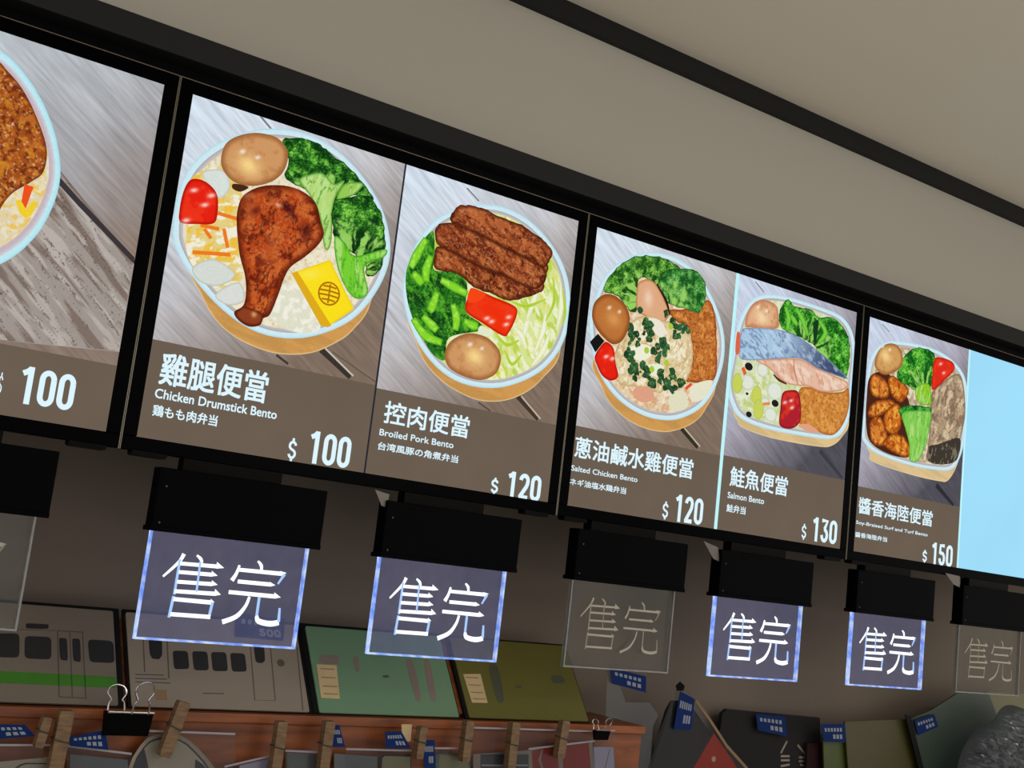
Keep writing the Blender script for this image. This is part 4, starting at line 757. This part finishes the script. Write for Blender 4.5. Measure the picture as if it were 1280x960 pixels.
ct = empty('wooden_counter', (1.0, 0.1, -0.56), 'orange brown counter below the goods at the bottom edge of the photo', 'counter')
MB().box((-0.8, -0.03, -0.56), (2.8, 0.259, -0.53)).build('counter_top', MAT['shelf'], ct)
cr = empty('wooden_crate', (0.25, 0.16, -0.53), 'orange brown wooden display crate under the train and green covers', 'crate')
MB().box((-0.7, 0.084, -0.392), (1.055, 0.25, -0.3775)).build('crate_top', MAT['shelf'], cr, bevel=0.0015)
MB().box((-0.7, 0.09, -0.53), (1.05, 0.104, -0.3925)).build('front_board', MAT['shelf'], cr)
MB().box((1.035, 0.104, -0.53), (1.05, 0.25, -0.3925)).build('side_board', MAT['shelf'], cr)
o = MB().rect(-0.65, 0.012, 0.90, 0.150, lean, -0.011, -0.0065).build('sloping_rest', MAT['shelf'], None, lean(0.1, 0.0)); tag(o, 'sloping wooden board behind the row of train and plain pouches', 'display board')

def cover(u0, u1, v1, mat, prints, label, back=(0.004, 0.010, 0.007), sticker=None):
    """a flat pouch lying back on the slope; prints = (material, polygon) printed on its front"""
    t = empty('printed_pouch', lean((u0 + u1)/2, 0, 0), label, 'pouch', 'printed pouches leaning on the crate')
    MB().rect(u0 - back[0], 0, u1 + back[1], v1 + back[2], lean, -0.005, 0.0).build('backing_board', MAT['black_card'], t)
    mats = [mat]; mb = MB().rect(u0, 0.0005, u1, v1, lean, 0.0002, 0.003, r=0.003)
    for m, poly in prints:
        if m not in mats: mats.append(m)
        poly = clip_poly(list(poly), (u0 + 0.001, u1 - 0.001, 0.001, v1 - 0.001))
        if len(poly) > 2: mb.prism(poly, lean, 0.003, 0.0033, mats.index(m))
    mb.build('cover', mats, t)
    if sticker:
        st = MB().prism(sticker, lean, 0.0033, 0.0038); a = np.array(sticker); c = a.mean(0)
        for k in (-0.5, -0.15, 0.2, 0.5):
            st.prism([tuple(c + (a[i] - c) * np.array((0.7, 0.0)) + (a[3] - a[0]) * k * 0.75 + np.array((0, d))) for i, d in ((0, -0.0008), (1, -0.0008), (1, 0.0008), (0, 0.0008))], lean, 0.0038, 0.004, 1)
        st.build('sticker', [MAT['label'], MAT['label_print']], t)
    return t
def line(pts, w=0.0016): return ribbon_pts(pts, w)
def rounded(p, k=0.18):
    """soften the corners of a small printed window"""
    n = len(p); out = []
    for i in range(n):
        a, b, c = np.array(p[i-1]), np.array(p[i]), np.array(p[(i+1) % n])
        for t in (0, 0.5, 1):
            q = (b + (a-b)*k)*(1-t)**2 + 2*b*t*(1-t) + (b + (c-b)*k)*t*t; out.append(tuple(q))
    return out
uB = [p[0] for p in [(0.0667,-0.0029),(0.0862,-0.0034),(0.3669,-0.0006),(0.3847,-0.0014),(0.6462,0.0011),(0.6671,0.0002),(0.9277,0.0001)]]
vt = 0.156
TW, TL = MAT['train_window'], MAT['train_line']
cover(uB[0] - 0.30, uB[0], vt, MAT['cover_grey'], [(TW, rounded(q)) for q in ([(-0.1037,0.1048),(-0.0684,0.1075),(-0.0684,0.0687),(-0.1032,0.0675)], [(-0.0611,0.1040),(-0.0245,0.1047),(-0.0250,0.0684),(-0.0617,0.0681)], [(-0.0598,0.1249),(-0.0277,0.1254),(-0.0286,0.1177),(-0.0593,0.1163)], [(-0.0139,0.1044),(-0.0025,0.1042),(-0.0019,0.0678),(-0.0129,0.0691)], [(0.0047,0.1047),(0.0163,0.1046),(0.0164,0.0668),(0.0055,0.0682)], [(0.0271,0.1047),(0.0646,0.1049),(0.0650,0.0681),(0.0285,0.0676)])] +
      [(MAT['train_green'], [(-0.1255,0.0466),(0.0763,0.0460),(0.0762,0.0279),(-0.1251,0.0285)])] + [(TL, line(q)) for q in ([(-0.0155,0.1156),(-0.0153,0.0103)], [(0.0019,0.1149),(0.0027,0.0111)], [(0.0202,0.1163),(0.0213,0.0118)], [(-0.0155,0.1160),(0.0211,0.1163)], [(-0.0153,0.0107),(0.0230,0.0103)])] + [(TL, line([(-0.1104,0.1123),(-0.0181,0.1158)], 0.001))],
      'grey train print pouch with a green stripe, leaning at the left edge')
cover(uB[1], uB[2], vt, MAT['cover_white'], [(TW, rounded(q)) for q in ([(0.1181,0.1113),(0.1388,0.1119),(0.1373,0.0857),(0.1319,0.0783),(0.1213,0.0791),(0.1183,0.0873)], [(0.1538,0.0947),(0.1779,0.0954),(0.1778,0.0650),(0.1538,0.0631)], [(0.1845,0.0958),(0.2092,0.0966),(0.2086,0.0644),(0.1847,0.0631)], [(0.2148,0.0963),(0.2399,0.0974),(0.2395,0.0647),(0.2146,0.0634)], [(0.2462,0.0969),(0.2708,0.0970),(0.2705,0.0655),(0.2457,0.0642)], [(0.2875,0.1115),(0.3054,0.1112),(0.3038,0.0867),(0.2978,0.0819),(0.2908,0.0821),(0.2873,0.0857)])] +
      [(TL, line(q)) for q in ([(0.2820,0.1126),(0.2774,0.0175),(0.3114,0.0177),(0.3163,0.1135)], [(0.1100,0.1150),(0.1087,0.0562)], [(0.1470,0.1177),(0.1446,0.0471)], [(0.0943,0.0514),(0.1369,0.0525)], [(0.0939,0.0451),(0.1415,0.0461)], [(0.0935,0.0394),(0.1460,0.0398)], [(0.1949,0.0253),(0.2288,0.0262)], [(0.3632,0.1151),(0.3558,0.0029)])] +
      [(TL, [tuple(p) for p in circle([(0.3303,0.0844),(0.3396,0.0850)][0][0], [(0.3303,0.0844),(0.3396,0.0850)][0][1], 0.0065, 16)])] + [(MAT['label_print'], [(0.1225,0.0284),(0.1388,0.0283),(0.1395,0.0116),(0.1231,0.0121)])],
      'off-white tram print pouch with four windows in a row, beneath the largest glowing sign')
cover(uB[3], uB[4], vt, MAT['cover_green'], [(MAT['slot'], rounded(q, 0.3)) for q in ([(0.4630,0.1056),(0.4728,0.1044),(0.4701,0.0763),(0.4622,0.0768)], [(0.5642,0.1062),(0.5789,0.1065),(0.5787,0.0280),(0.5666,0.0264)], [(0.6003,0.1078),(0.6137,0.1076),(0.6093,0.0292),(0.5953,0.0262)], [(0.4005,0.1038),(0.4371,0.1046),(0.4353,0.0876),(0.3991,0.0870)])] + [(MAT['slot_dark'], rounded([(0.5120,0.0718),(0.5250,0.0731),(0.5247,0.0687),(0.5130,0.0675)], 0.3))],
      'pale green slotted pouch with cream sticker, between the tram print and olive pouches', (0.012, 0.004, 0.007), [(0.3928,0.0851),(0.4291,0.0857),(0.4241,0.0250),(0.3908,0.0257)])
cover(uB[5], uB[6], vt, MAT['cover_olive'], [(MAT['slot_dark'], rounded(q, 0.3)) for q in ([(0.7344,0.1067),(0.7573,0.1064),(0.7494,0.0309),(0.7329,0.0302)], [(0.7823,0.0655),(0.7972,0.0672),(0.7967,0.0620),(0.7833,0.0608)], [(0.8714,0.0912),(0.8998,0.0910),(0.9002,0.0760),(0.8695,0.0746)])],
      'dark olive pouch with cream sticker, rightmost on the crate', (0.006, 0.004, 0.005), [(0.6758,0.0826),(0.7131,0.0849),(0.7121,0.0288),(0.6794,0.0282)])

def blue_tag(poly, fr, w, label, text_=None):
    t = empty('price_tag', fr(*np.mean(np.array(poly), 0).tolist(), w), label, 'price tag', 'small blue price tags among the goods')
    a = np.array(poly)
    MB().prism(poly, fr, w, w + 0.0008).build('card', MAT['tag_blue'], t)
    P = lambda s, r: tuple((a[0]*(1-s) + a[1]*s)*(1-r) + (a[3]*(1-s) + a[2]*s)*r)
    mb = MB()
    for k in range(6):
        s0 = 0.12 + 0.13*k; mb.prism([P(s0, 0.22), P(s0 + 0.08, 0.22), P(s0 + 0.08, 0.42), P(s0, 0.42)], fr, w + 0.0008, w + 0.001)
    if text_ is None:
        for k in range(3):
            s0 = 0.45 + 0.15*k; mb.prism([P(s0, 0.58), P(s0 + 0.10, 0.58), P(s0 + 0.10, 0.82), P(s0, 0.82)], fr, w + 0.0008, w + 0.001)
    mb.build('print', MAT['tag_white'], t)
    if text_: text('price', text_, (P(0.5, 0.88), P(0.92, 0.55)), fr, w + 0.0009, MAT['tag_white'], t, ORG[t.name])
    return t
blue_tag([(0.2634,0.1688),(0.3486,0.1651),(0.3396,0.1242),(0.2570,0.1258)], lean, 0.004, 'blue price tag behind the largest glowing sign, on the tram print pouch', '500')

# --- packets hanging on the crate front, each with its film and card
PY = 0.066
def packet(film, card, label, name='film_packet', header=True):
    """film = outline of the clear bag (top edge first two points); card = list of (material, polygon)"""
    c = np.mean(np.array(film), 0)
    t = empty(name, (c[0], PY, min(p[1] for p in film)), label, 'packet', 'clear packets along the crate front')
    MB().prism(film, up(PY), 0.0006, 0.0012).build('film', MAT['film'], t)
    if header:
        a, b = film[0], film[1]
        MB().ribbon([a, b], 0.0028, up(PY), 0.0012, 0.0024).build('film_edge', MAT['film_edge'], t)
    if card:
        mats = []; mb = MB(); w = 0.0
        for m, poly in card:
            if m not in mats: mats.append(m)
            mb.prism(list(poly), up(PY), -0.002 + w*0.5, -0.001 + w, mats.index(m)); w += 0.0003
        mb.build('card', mats, t)
    return t
def down(poly, n=2, z=-0.500):
    """the last n points carried on down to the hem of the packet"""
    p = list(poly); return p[:-n] + [(q[0] + 0.004, z) for q in p[-n:]]
packet(down([(-0.1214,-0.4250),(-0.0269,-0.4236),(-0.0186,-0.4540),(-0.1163,-0.4544)]), [(MAT['cream'], down([(-0.1123,-0.4493),(-0.0629,-0.4439),(-0.0234,-0.4396),(-0.0174,-0.4671),(-0.1092,-0.4671)])), (MAT['navy'], [(-0.0675,-0.4542),(-0.0619,-0.4497),(-0.0546,-0.4474),(-0.0233,-0.4477),(-0.0230,-0.4493),(-0.0536,-0.4495),(-0.0596,-0.4516),(-0.0636,-0.4544)])], 'clear packet with a cream card at the bottom left corner')
packet(down([(-0.0045,-0.4244),(0.0852,-0.4340),(0.0907,-0.4535),(0.0027,-0.4539)]), [(MAT['slate'], down([(0.0018,-0.4359),(0.0821,-0.4427),(0.0885,-0.4535),(0.0069,-0.4539)]))], 'clear packet with a slate card, left of the tram nose card')
NO = [(0.0839,-0.4617),(0.0856,-0.4508),(0.0885,-0.4386),(0.0972,-0.4221),(0.1057,-0.4123),(0.1179,-0.4077),(0.1337,-0.4060),(0.1533,-0.4080),(0.1679,-0.4154),(0.1850,-0.4278),(0.1992,-0.4404),(0.2119,-0.4530),(0.2218,-0.4671)]
NI = [(0.0902,-0.4617),(0.0913,-0.4508),(0.0942,-0.4385),(0.1020,-0.4248),(0.1092,-0.4164),(0.1201,-0.4124),(0.1346,-0.4111),(0.1527,-0.4136),(0.1656,-0.4197),(0.1811,-0.4321),(0.1953,-0.4446),(0.2064,-0.4572),(0.2126,-0.4671)]
NC = [(0.0917,-0.4617),(0.0931,-0.4508),(0.0959,-0.4385),(0.1036,-0.4261),(0.1110,-0.4184),(0.1212,-0.4144),(0.1349,-0.4129),(0.1515,-0.4154),(0.1636,-0.4214),(0.1791,-0.4335),(0.1924,-0.4453),(0.2034,-0.4573),(0.2096,-0.4671)]
packet(down([(0.0997,-0.4021),(0.2343,-0.4040),(0.2458,-0.4614),(0.1095,-0.4616)]), [(MAT['cover_white'], down(NO[:1] + NO[1:-1] + [NO[-1]], 1) + [(NO[0][0], -0.5)]), (MAT['navy'], down(NI, 1) + [(NI[0][0], -0.5)]), (MAT['cream'], down(NC, 1) + [(NC[0][0], -0.5)]),
       (MAT['navy'], [(0.0917,-0.4617),(0.0913,-0.4508),(0.0949,-0.4385),(0.1017,-0.4250),(0.1078,-0.4384),(0.1131,-0.4534),(0.1155,-0.4616)]), (MAT['navy'], [(0.1821,-0.4587),(0.1801,-0.4408),(0.1919,-0.4475),(0.2061,-0.4601)])], 'clear packet with a cream tram nose card held by a clothespin')
packet(down([(0.2254,-0.4507),(0.2988,-0.4340),(0.3099,-0.4549),(0.2306,-0.4597)]), [(MAT['lilac'], down([(0.2501,-0.4494),(0.2983,-0.4387),(0.3073,-0.4549),(0.2556,-0.4597)]))], 'clear packet with a slanting top edge, right of the tram nose card')
packet(down([(0.3186,-0.4268),(0.3751,-0.4284),(0.3819,-0.4546),(0.3256,-0.4548)]), [(MAT['slate'], down([(0.3231,-0.4302),(0.3729,-0.4321),(0.3778,-0.4546),(0.3296,-0.4548)]))], 'clear packet with a slate card under the tram and green pouches')
packet(down([(0.4212,-0.4231),(0.5403,-0.4240),(0.5477,-0.4540),(0.4288,-0.4545)]), [(MAT['slate'], down([(0.4029,-0.4305),(0.4800,-0.4346),(0.4858,-0.4542),(0.4093,-0.4545)])), (MAT['black_card'], down([(0.4843,-0.4346),(0.4895,-0.4308),(0.5412,-0.4303),(0.5477,-0.4540),(0.4873,-0.4542)])), (MAT['khaki'], down([(0.4890,-0.4370),(0.4928,-0.4333),(0.5403,-0.4341),(0.5462,-0.4540),(0.4916,-0.4542)]))], 'clear packet with a black edged khaki card under the pale green pouch')
packet(down([(0.5822,-0.4197),(0.6447,-0.4189),(0.6754,-0.4536),(0.5903,-0.4539)]), [(MAT['teal'], down([(0.5885,-0.4311),(0.5943,-0.4285),(0.6526,-0.4291),(0.6721,-0.4536),(0.5934,-0.4539)])), (MAT['khaki'], down([(0.5950,-0.4335),(0.5993,-0.4310),(0.6513,-0.4317),(0.6689,-0.4536),(0.5980,-0.4538)]))], 'clear packet with a teal edged khaki card under the olive pouch')
packet(down([(0.6399,-0.3853),(0.9147,-0.3860),(0.9273,-0.4526),(0.6625,-0.4536)]), [(MAT['cover_grey'], down([(0.6622,-0.4290),(0.7738,-0.4212),(0.7851,-0.4532),(0.6689,-0.4536)])), (MAT['navy'], down([(0.6767,-0.4289),(0.7764,-0.4278),(0.7834,-0.4532),(0.6818,-0.4535)])), (MAT['tag_white'], [(0.6807,-0.4457),(0.7771,-0.4452),(0.7774,-0.4472),(0.6810,-0.4477)])], 'wide clear packet with a navy card, left of the red card')
packet(down([(0.7734,-0.4185),(0.9169,-0.4027),(0.9347,-0.4526),(0.7885,-0.4531)]), [(MAT['cover_white'], down([(0.7738,-0.4212),(0.9154,-0.4055),(0.9310,-0.4526),(0.7851,-0.4532)])), (MAT['red_card'], down([(0.7825,-0.4224),(0.8367,-0.4109),(0.8513,-0.4529),(0.7954,-0.4531)])), (MAT['red_card'], down([(0.8477,-0.4134),(0.9063,-0.4057),(0.9255,-0.4526),(0.8620,-0.4529)])), (MAT['cover_white'], [(0.8030,-0.4208),(0.8061,-0.4181),(0.8035,-0.4370),(0.8127,-0.4531),(0.8075,-0.4531),(0.7983,-0.4370)])], 'clear packet with a red and white card beside the small binder clip')
packet(down([(0.9126,-0.3847),(0.9630,-0.3836),(0.9835,-0.4524),(0.9255,-0.4526)]), [(MAT['lilac'], down([(0.9184,-0.4138),(0.9650,-0.4132),(0.9797,-0.4524),(0.9292,-0.4526)])), (MAT['train_line'], line([(0.9579,-0.4161),(0.9496,-0.4526)], 0.0012))], 'clear packet with a lilac card hanging from the small binder clip')

TAGY = up(0.055)
blue_tag([(-0.1186,-0.3966),(-0.0672,-0.3961),(-0.0518,-0.4106),(-0.1151,-0.4169)], TAGY, 0, 'blue price tag at the left edge of the crate front')
blue_tag([(-0.0072,-0.4111),(0.0398,-0.4009),(0.0490,-0.4275),(-0.0039,-0.4229)], TAGY, 0, 'blue price tag right of the widest clothespin')
blue_tag([(0.3864,-0.3859),(0.3984,-0.3856),(0.4138,-0.4185),(0.3914,-0.4188)], TAGY, 0, 'small blue tag left of the pale green pouch sticker, on the crate front')
blue_tag([(0.4812,-0.3945),(0.5102,-0.3923),(0.5317,-0.4184),(0.4867,-0.4190)], TAGY, 0, 'blue tag with a yellow note above it, under the pale green pouch')
blue_tag([(0.5533,-0.4056),(0.5751,-0.4052),(0.5815,-0.4492),(0.5616,-0.4493)], TAGY, 0, 'upright light blue tag under the gap between green and olive pouches')
t = empty('paper_note', (0, 0.06, -0.44), 'small yellow note on the crate under the pale green pouch', 'note'); q = [(0.5123,-0.3827),(0.5318,-0.3822),(0.5330,-0.4088),(0.5173,-0.4098)]
nt_ = MB().prism(q, up(0.060), 0, 0.0008)
nt_.build('sheet', MAT['label'], t)

# --- clothespins and binder clips
def pin(x, z, ang, wd, ln, label):
    """wooden peg: two prongs and a wire spring; x, z = its middle"""
    y = 0.050; fr = turned(up(y), x, z, math.radians(ang))
    t = empty('clothespin', (x, y, z - ln/2), label, 'clothespin', 'wooden clothespins along the crate front')
    h = ln/2; prof = [(-wd/2*0.85, -h), (wd/2*0.85, -h), (wd/2, -h*0.8), (wd/2, h*0.9), (wd/2*0.9, h), (-wd/2*0.9, h), (-wd/2, h*0.9), (-wd/2, -h*0.8)]
    MB().prism(prof, fr, 0.0005, 0.007).build('prong', MAT['pin'], t, bevel=0.0008)
    MB().prism(prof, fr, -0.008, -0.0005).build('prong', MAT['pin'], t, bevel=0.0008)
    path = [fr(-wd/2 - 0.0012, h*0.12, -0.009), fr(-wd/2 - 0.0012, h*0.12, 0.008), fr(-wd/2, h*0.1, 0.0085), fr(wd/2, h*0.02, 0.0085), fr(wd/2 + 0.0012, h*0.02, 0.007), fr(wd/2 + 0.0012, h*0.02, -0.009)]
    MB().tube(path, 0.0009).build('spring', MAT['screw'], t)
PINS = [([(-0.0445,-0.4044)][0], -8, .0125, .040, 'short tan clothespin near the bottom left corner'), ([(-0.0193,-0.4175)][0], -2, .0195, .085, 'widest brown clothespin, under the grey train pouch'),
        ([(0.1348,-0.3963)][0], -13, .018, .078, 'tilted tan clothespin over the cream tram nose card'), ([(0.2989,-0.4218)][0], 0, .016, .080, 'brown clothespin between the tram nose card and the green pouch'),
        ([(0.3777,-0.4172)][0], 0, .0165, .076, 'grey brown clothespin under the pale green pouch sticker'), ([(0.5451,-0.4086)][0], -2, .0135, .050, 'dark brown clothespin beside the yellow note'),
        ([(0.6338,-0.4046)][0], 0, .0155, .066, 'mauve brown clothespin where the green and olive pouches meet'), ([(0.7272,-0.4109)][0], 0, .0165, .078, 'brown clothespin over the navy card'),
        ([(0.8316,-0.3986)][0], -4, .0165, .064, 'brown clothespin over the red card')]
for (x, z), ang, wd, ln, lb in PINS: pin(x, z, ang, wd, ln, lb)

def binder_clip(x, z, s, label):
    y = 0.050; fr = up(y)
    t = empty('binder_clip', (x, y, z - 0.03*s), label, 'binder clip', 'black binder clips on the crate front')
    h = 0.032*s; w = 0.032*s
    MB().prism([(-0.011*s, 0), (0.011*s, 0), (0.002*s, -h), (-0.002*s, -h)], lambda a, b, c=0: (x + c, y - a, z + b), -w, w).build('body', MAT['black'], t, bevel=0.0006)
    MB().tube([(x - w, y - 0.011*s, z + 0.001), (x + w, y - 0.011*s, z + 0.001)], 0.0018*s).build('spine', MAT['chrome'], t)
    for yy, dx, hh in ((-0.012*s, 0.012*s, 0.042*s), (0.012*s, -0.014*s, 0.032*s)):
        P = [(-0.012,-0.02), (-0.011,0.3), (-0.008,0.45), (-0.013,0.7), (-0.010,0.95), (0.0,1.05), (0.010,0.95), (0.013,0.7), (0.008,0.45), (0.011,0.3), (0.012,-0.02)]
        pth = spline([(a*s, b*hh) for a, b in P], False, 4)
        MB().tube([(x + dx + a, y + yy + (-0.010 if yy < 0 else 0.010)*b/hh*s, z + b) for a, b in pth], 0.0013*s).build('wire_handle', MAT['chrome'], t)
(bx_, bz_) = [(0.0671,-0.3751)][0]; binder_clip(bx_, bz_, 1.0, 'large black binder clip with wire handles in front of the train pouches')
(bx_, bz_) = [(0.9195,-0.3818)][0]; binder_clip(bx_, bz_, 0.52, 'small black binder clip on the lilac card packet')

# --- goods to the right of the crate, standing on the counter
def foot(pts, n=2): return down(pts, n, -0.5295)
def good(name, cat, y, label, parts, group=None):
    a = np.array(parts[0][2]); t = empty(name, (float(a[:,0].mean()), y, -0.53), label, cat, group)
    for nm, mat, poly, w0, w1 in parts: MB().prism(list(poly), up(y), w0, w1).build(nm, mat, t)
    return t
t = good('felt_pouch', 'pouch', 0.150, 'black hanging pouch with a red triangle flap, in clear film', [
    ('body', MAT['dark_cloth'], foot([(1.1374,-0.4654),(1.1553,-0.4092),(1.1703,-0.3563),(1.1826,-0.3373),(1.2196,-0.3360),(1.2706,-0.3803),(1.3218,-0.4199),(1.3885,-0.4643),(1.3907,-0.4657),(1.1358,-0.4667)]), -0.012, 0.0),
    ('film', MAT['film'], foot([(1.1303,-0.4654),(1.1391,-0.4095),(1.1601,-0.3618),(1.1706,-0.3298),(1.1893,-0.3024),(1.2362,-0.3328),(1.2747,-0.3667),(1.3316,-0.4198),(1.3965,-0.4643),(1.3979,-0.4656),(1.1298,-0.4667)]), 0.004, 0.005),
    ('flap', MAT['red'], foot([(1.2490,-0.4649),(1.2975,-0.3959),(1.3725,-0.4644),(1.3747,-0.4657),(1.2484,-0.4662)]), 0.0, 0.0015)])
cc = [(1.3019,-0.4466)][0]; MB().prism(circle(cc[0], cc[1], 0.0055, 16), up(0.15), 0.0015, 0.0025).build('snap_button', MAT['label'], t)
MB().ribbon([(1.2343,-0.3328),(1.2747,-0.3667),(1.3316,-0.4198),(1.3966,-0.4651)], 0.006, up(0.15), 0.005, 0.0062).build('film_edge', MAT['label_print'], t)
MB().prism([(1.1787,-0.3068),(1.1887,-0.2984),(1.2009,-0.3059),(1.1983,-0.3154),(1.1836,-0.3160)], up(0.15), 0.003, 0.006).build('knot', MAT['black'], t)
good('cloth_bag', 'bag', 0.215, 'dark grey cloth bag with a white railway style emblem', [('body', MAT['dark_cloth'], foot([(1.3837,-0.3655),(1.3974,-0.3560),(1.4694,-0.3591),(1.6908,-0.3662),(1.6990,-0.4209),(1.6698,-0.4756),(1.3682,-0.4769)]), -0.01, 0.0)])
em_t = bpy.data.objects['cloth_bag']; mb = MB(); f215 = up(0.215)
for q in ([(1.5711,-0.4442),(1.5881,-0.4186)], [(1.6232,-0.4261),(1.6554,-0.4500)], [(1.5719,-0.4508),(1.5998,-0.4505)], [(1.5729,-0.4595),(1.6008,-0.4593)], [(1.6304,-0.4529),(1.6549,-0.4527)], [(1.6313,-0.4610),(1.6620,-0.4607)], [(1.5743,-0.4720),(1.6018,-0.4684)], [(1.6362,-0.4682),(1.6633,-0.4729)]):
    mb.ribbon(q, 0.0045, f215, 0.0, 0.0008)
mb.build('emblem', MAT['cover_white'], em_t)
good('cloth_pouch', 'pouch', 0.200, 'maroon pouch between the grey bag and the yellow card', [('body', MAT['maroon'], foot([(1.6380,-0.4192),(1.6938,-0.4183),(1.7103,-0.4725),(1.6400,-0.4728)]), -0.006, 0.0)])
good('card_folder', 'folder', 0.180, 'lime green folder behind the small blue tag', [('cover', MAT['lime'], foot([(1.6646,-0.4044),(1.7421,-0.4030),(1.7578,-0.4684),(1.6821,-0.4687)]), -0.004, 0.0)], 'card folders right of the crate')
good('card_folder', 'folder', 0.170, 'yellow olive folder left of the dark green folder', [('cover', MAT['yellow'], foot([(1.7210,-0.3660),(1.9472,-0.3548),(2.0367,-0.4652),(1.7537,-0.4665)]), -0.004, 0.0)], 'card folders right of the crate')
t = good('card_folder', 'folder', 0.155, 'dark green folder with black edge beside the crumpled clear bag', [('cover', MAT['green_card'], foot([(1.9265,-0.3532),(2.0068,-0.3311),(2.1064,-0.2872),(2.2304,-0.2776),(2.2813,-0.3455),(2.3483,-0.4609),(2.0197,-0.4624)]), -0.004, 0.0)], 'card folders right of the crate')
MB().prism(foot([(1.9107,-0.3430),(1.9306,-0.3455),(2.0223,-0.4624),(2.0021,-0.4625)]), up(0.155), 0.0, 0.002).build('black_edge', MAT['black_card'], t)
good('card_folder', 'folder', 0.190, 'brown olive folder behind the crumpled clear bag', [('cover', MAT['cover_olive'], foot([(2.2668,-0.2823),(2.4470,-0.2800),(2.4930,-0.4671),(2.3119,-0.4679)]), -0.004, 0.0)], 'card folders right of the crate')
blue_tag([(1.1853,-0.3158),(1.2262,-0.3295),(1.2250,-0.3890),(1.1771,-0.3900)], up(0.14), 0.0, 'blue tag on top of the black pouch with the red flap')
blue_tag([(1.4672,-0.3607),(1.5592,-0.3642),(1.5700,-0.4064),(1.4771,-0.3951)], up(0.2), 0.0, 'dark blue tag on the grey bag with the emblem')
blue_tag([(1.6353,-0.3730),(1.7152,-0.3697),(1.7213,-0.4103),(1.6497,-0.4101)], up(0.165), 0.0, 'blue tag at the left corner of the yellow olive folder')
blue_tag([(1.9395,-0.3535),(2.0132,-0.3378),(2.0314,-0.3665),(1.9578,-0.3879)], up(0.15), 0.0, 'tilted blue tag at the corner of the dark green folder')
good('clear_bag', 'bag', 0.150, 'empty clear bag behind the right end of the crate', [('film', MAT['clear_soft'], foot([(1.0023,-0.2847),(1.0102,-0.2805),(1.0261,-0.2965),(1.0431,-0.3215),(1.0546,-0.3430),(1.1179,-0.3422),(1.1424,-0.3650),(1.1311,-0.3888),(1.1336,-0.4356),(1.0192,-0.4369)]), 0, 0.001)])
blue_tag([(1.0035,-0.2794),(1.0970,-0.2920),(1.1002,-0.3225),(1.0133,-0.3092)], up(0.145), 0.0, 'dark blue tag on a clear bag under the salted chicken sign')

def crumpled(poly, fr, name, mat, label, cat):
    A = spline(poly); A = [A[0]] + [p for q, p in zip(A, A[1:]) if math.hypot(p[0]-q[0], p[1]-q[1]) > 0.0005]
    P = np.array(A); gx, gy = np.meshgrid(np.arange(P[:,0].min(), P[:,0].max(), 0.005), np.arange(P[:,1].min(), P[:,1].max(), 0.005))
    Gd = np.stack([gx.ravel(), gy.ravel()], 1); Gd = Gd[inside(Gd, A)]; Gd = Gd[bdist(Gd, A) > 0.002]; n = len(A)
    r = delaunay_2d_cdt([Vector(p) for p in A] + [Vector(p) for p in Gd.tolist()], [(i, (i+1) % n) for i in range(n)], [], 1, 1e-7)
    V = np.array([tuple(p) for p in r[0]]); d = bdist(V, A)
    X, Y = V[:,0]*1000, V[:,1]*1000
    w = 0.05*np.sqrt(np.clip(d/0.06, 0, 1)) + np.clip(d/0.01, 0, 1)*(np.abs(fbm(X/26, Y/14, 5.0) - 0.5)*0.05 + np.abs(fbm(X/10, Y/10, 9.0) - 0.5)*0.014)
    mb = MB(); mb.v = [fr(u, v, ww) for (u, v), ww in zip(V.tolist(), w.tolist())] + [fr(u, v, -0.01 * min(1, dd/0.02)) for (u, v), dd in zip(V.tolist(), d.tolist())]; m = len(V)
    for f in r[2]:
        a, b = V[f[1]] - V[f[0]], V[f[2]] - V[f[0]]
        f = tuple(f) if a[0]*b[1] - a[1]*b[0] > 0 else tuple(f)[::-1]
        mb.face(f); mb.face([m + i for i in f][::-1])
    o = mb.build(name, mat, None, (float(P[:,0].mean()), 0.1, -0.53)); tag(o, label, cat); return o
crumpled([(u, max(v, -0.505)) for u, v in foot([(2.0281,-0.4497),(2.0445,-0.4075),(2.0871,-0.3644),(2.1539,-0.3413),(2.1890,-0.3091),(2.2380,-0.3012),(2.3189,-0.3210),(2.3629,-0.3649),(2.3756,-0.4482),(2.0230,-0.4497)])], up(0.09), 'crumpled_bag', MAT['clear_thick'], 'crumpled clear plastic bag in the bottom right corner', 'bag')

# --- clear tape hanging from the lower edges of the screens
for q, lb in (([(0.3732,-0.0233),(0.3993,-0.0273),(0.3967,-0.0475),(0.3879,-0.0461)], 'scrap of clear tape at the left of the broiled pork sign'), ([(1.0705,-0.0259),(1.1088,-0.0337),(1.1162,-0.0599),(1.0990,-0.0557)], 'scrap of clear tape at the left of the salmon sign'), ([(1.8029,-0.0162),(1.8553,-0.0184),(1.8577,-0.0429),(1.8338,-0.0380)], 'scrap of clear tape at the left of the sign under the blank page')):
    o = MB().prism(q, up(0.0), 0.007, 0.0076).build('clear_tape', MAT['tape'], None, (q[0][0], -0.007, q[0][1])); tag(o, lb, 'tape', 'scraps of clear tape under the screens')
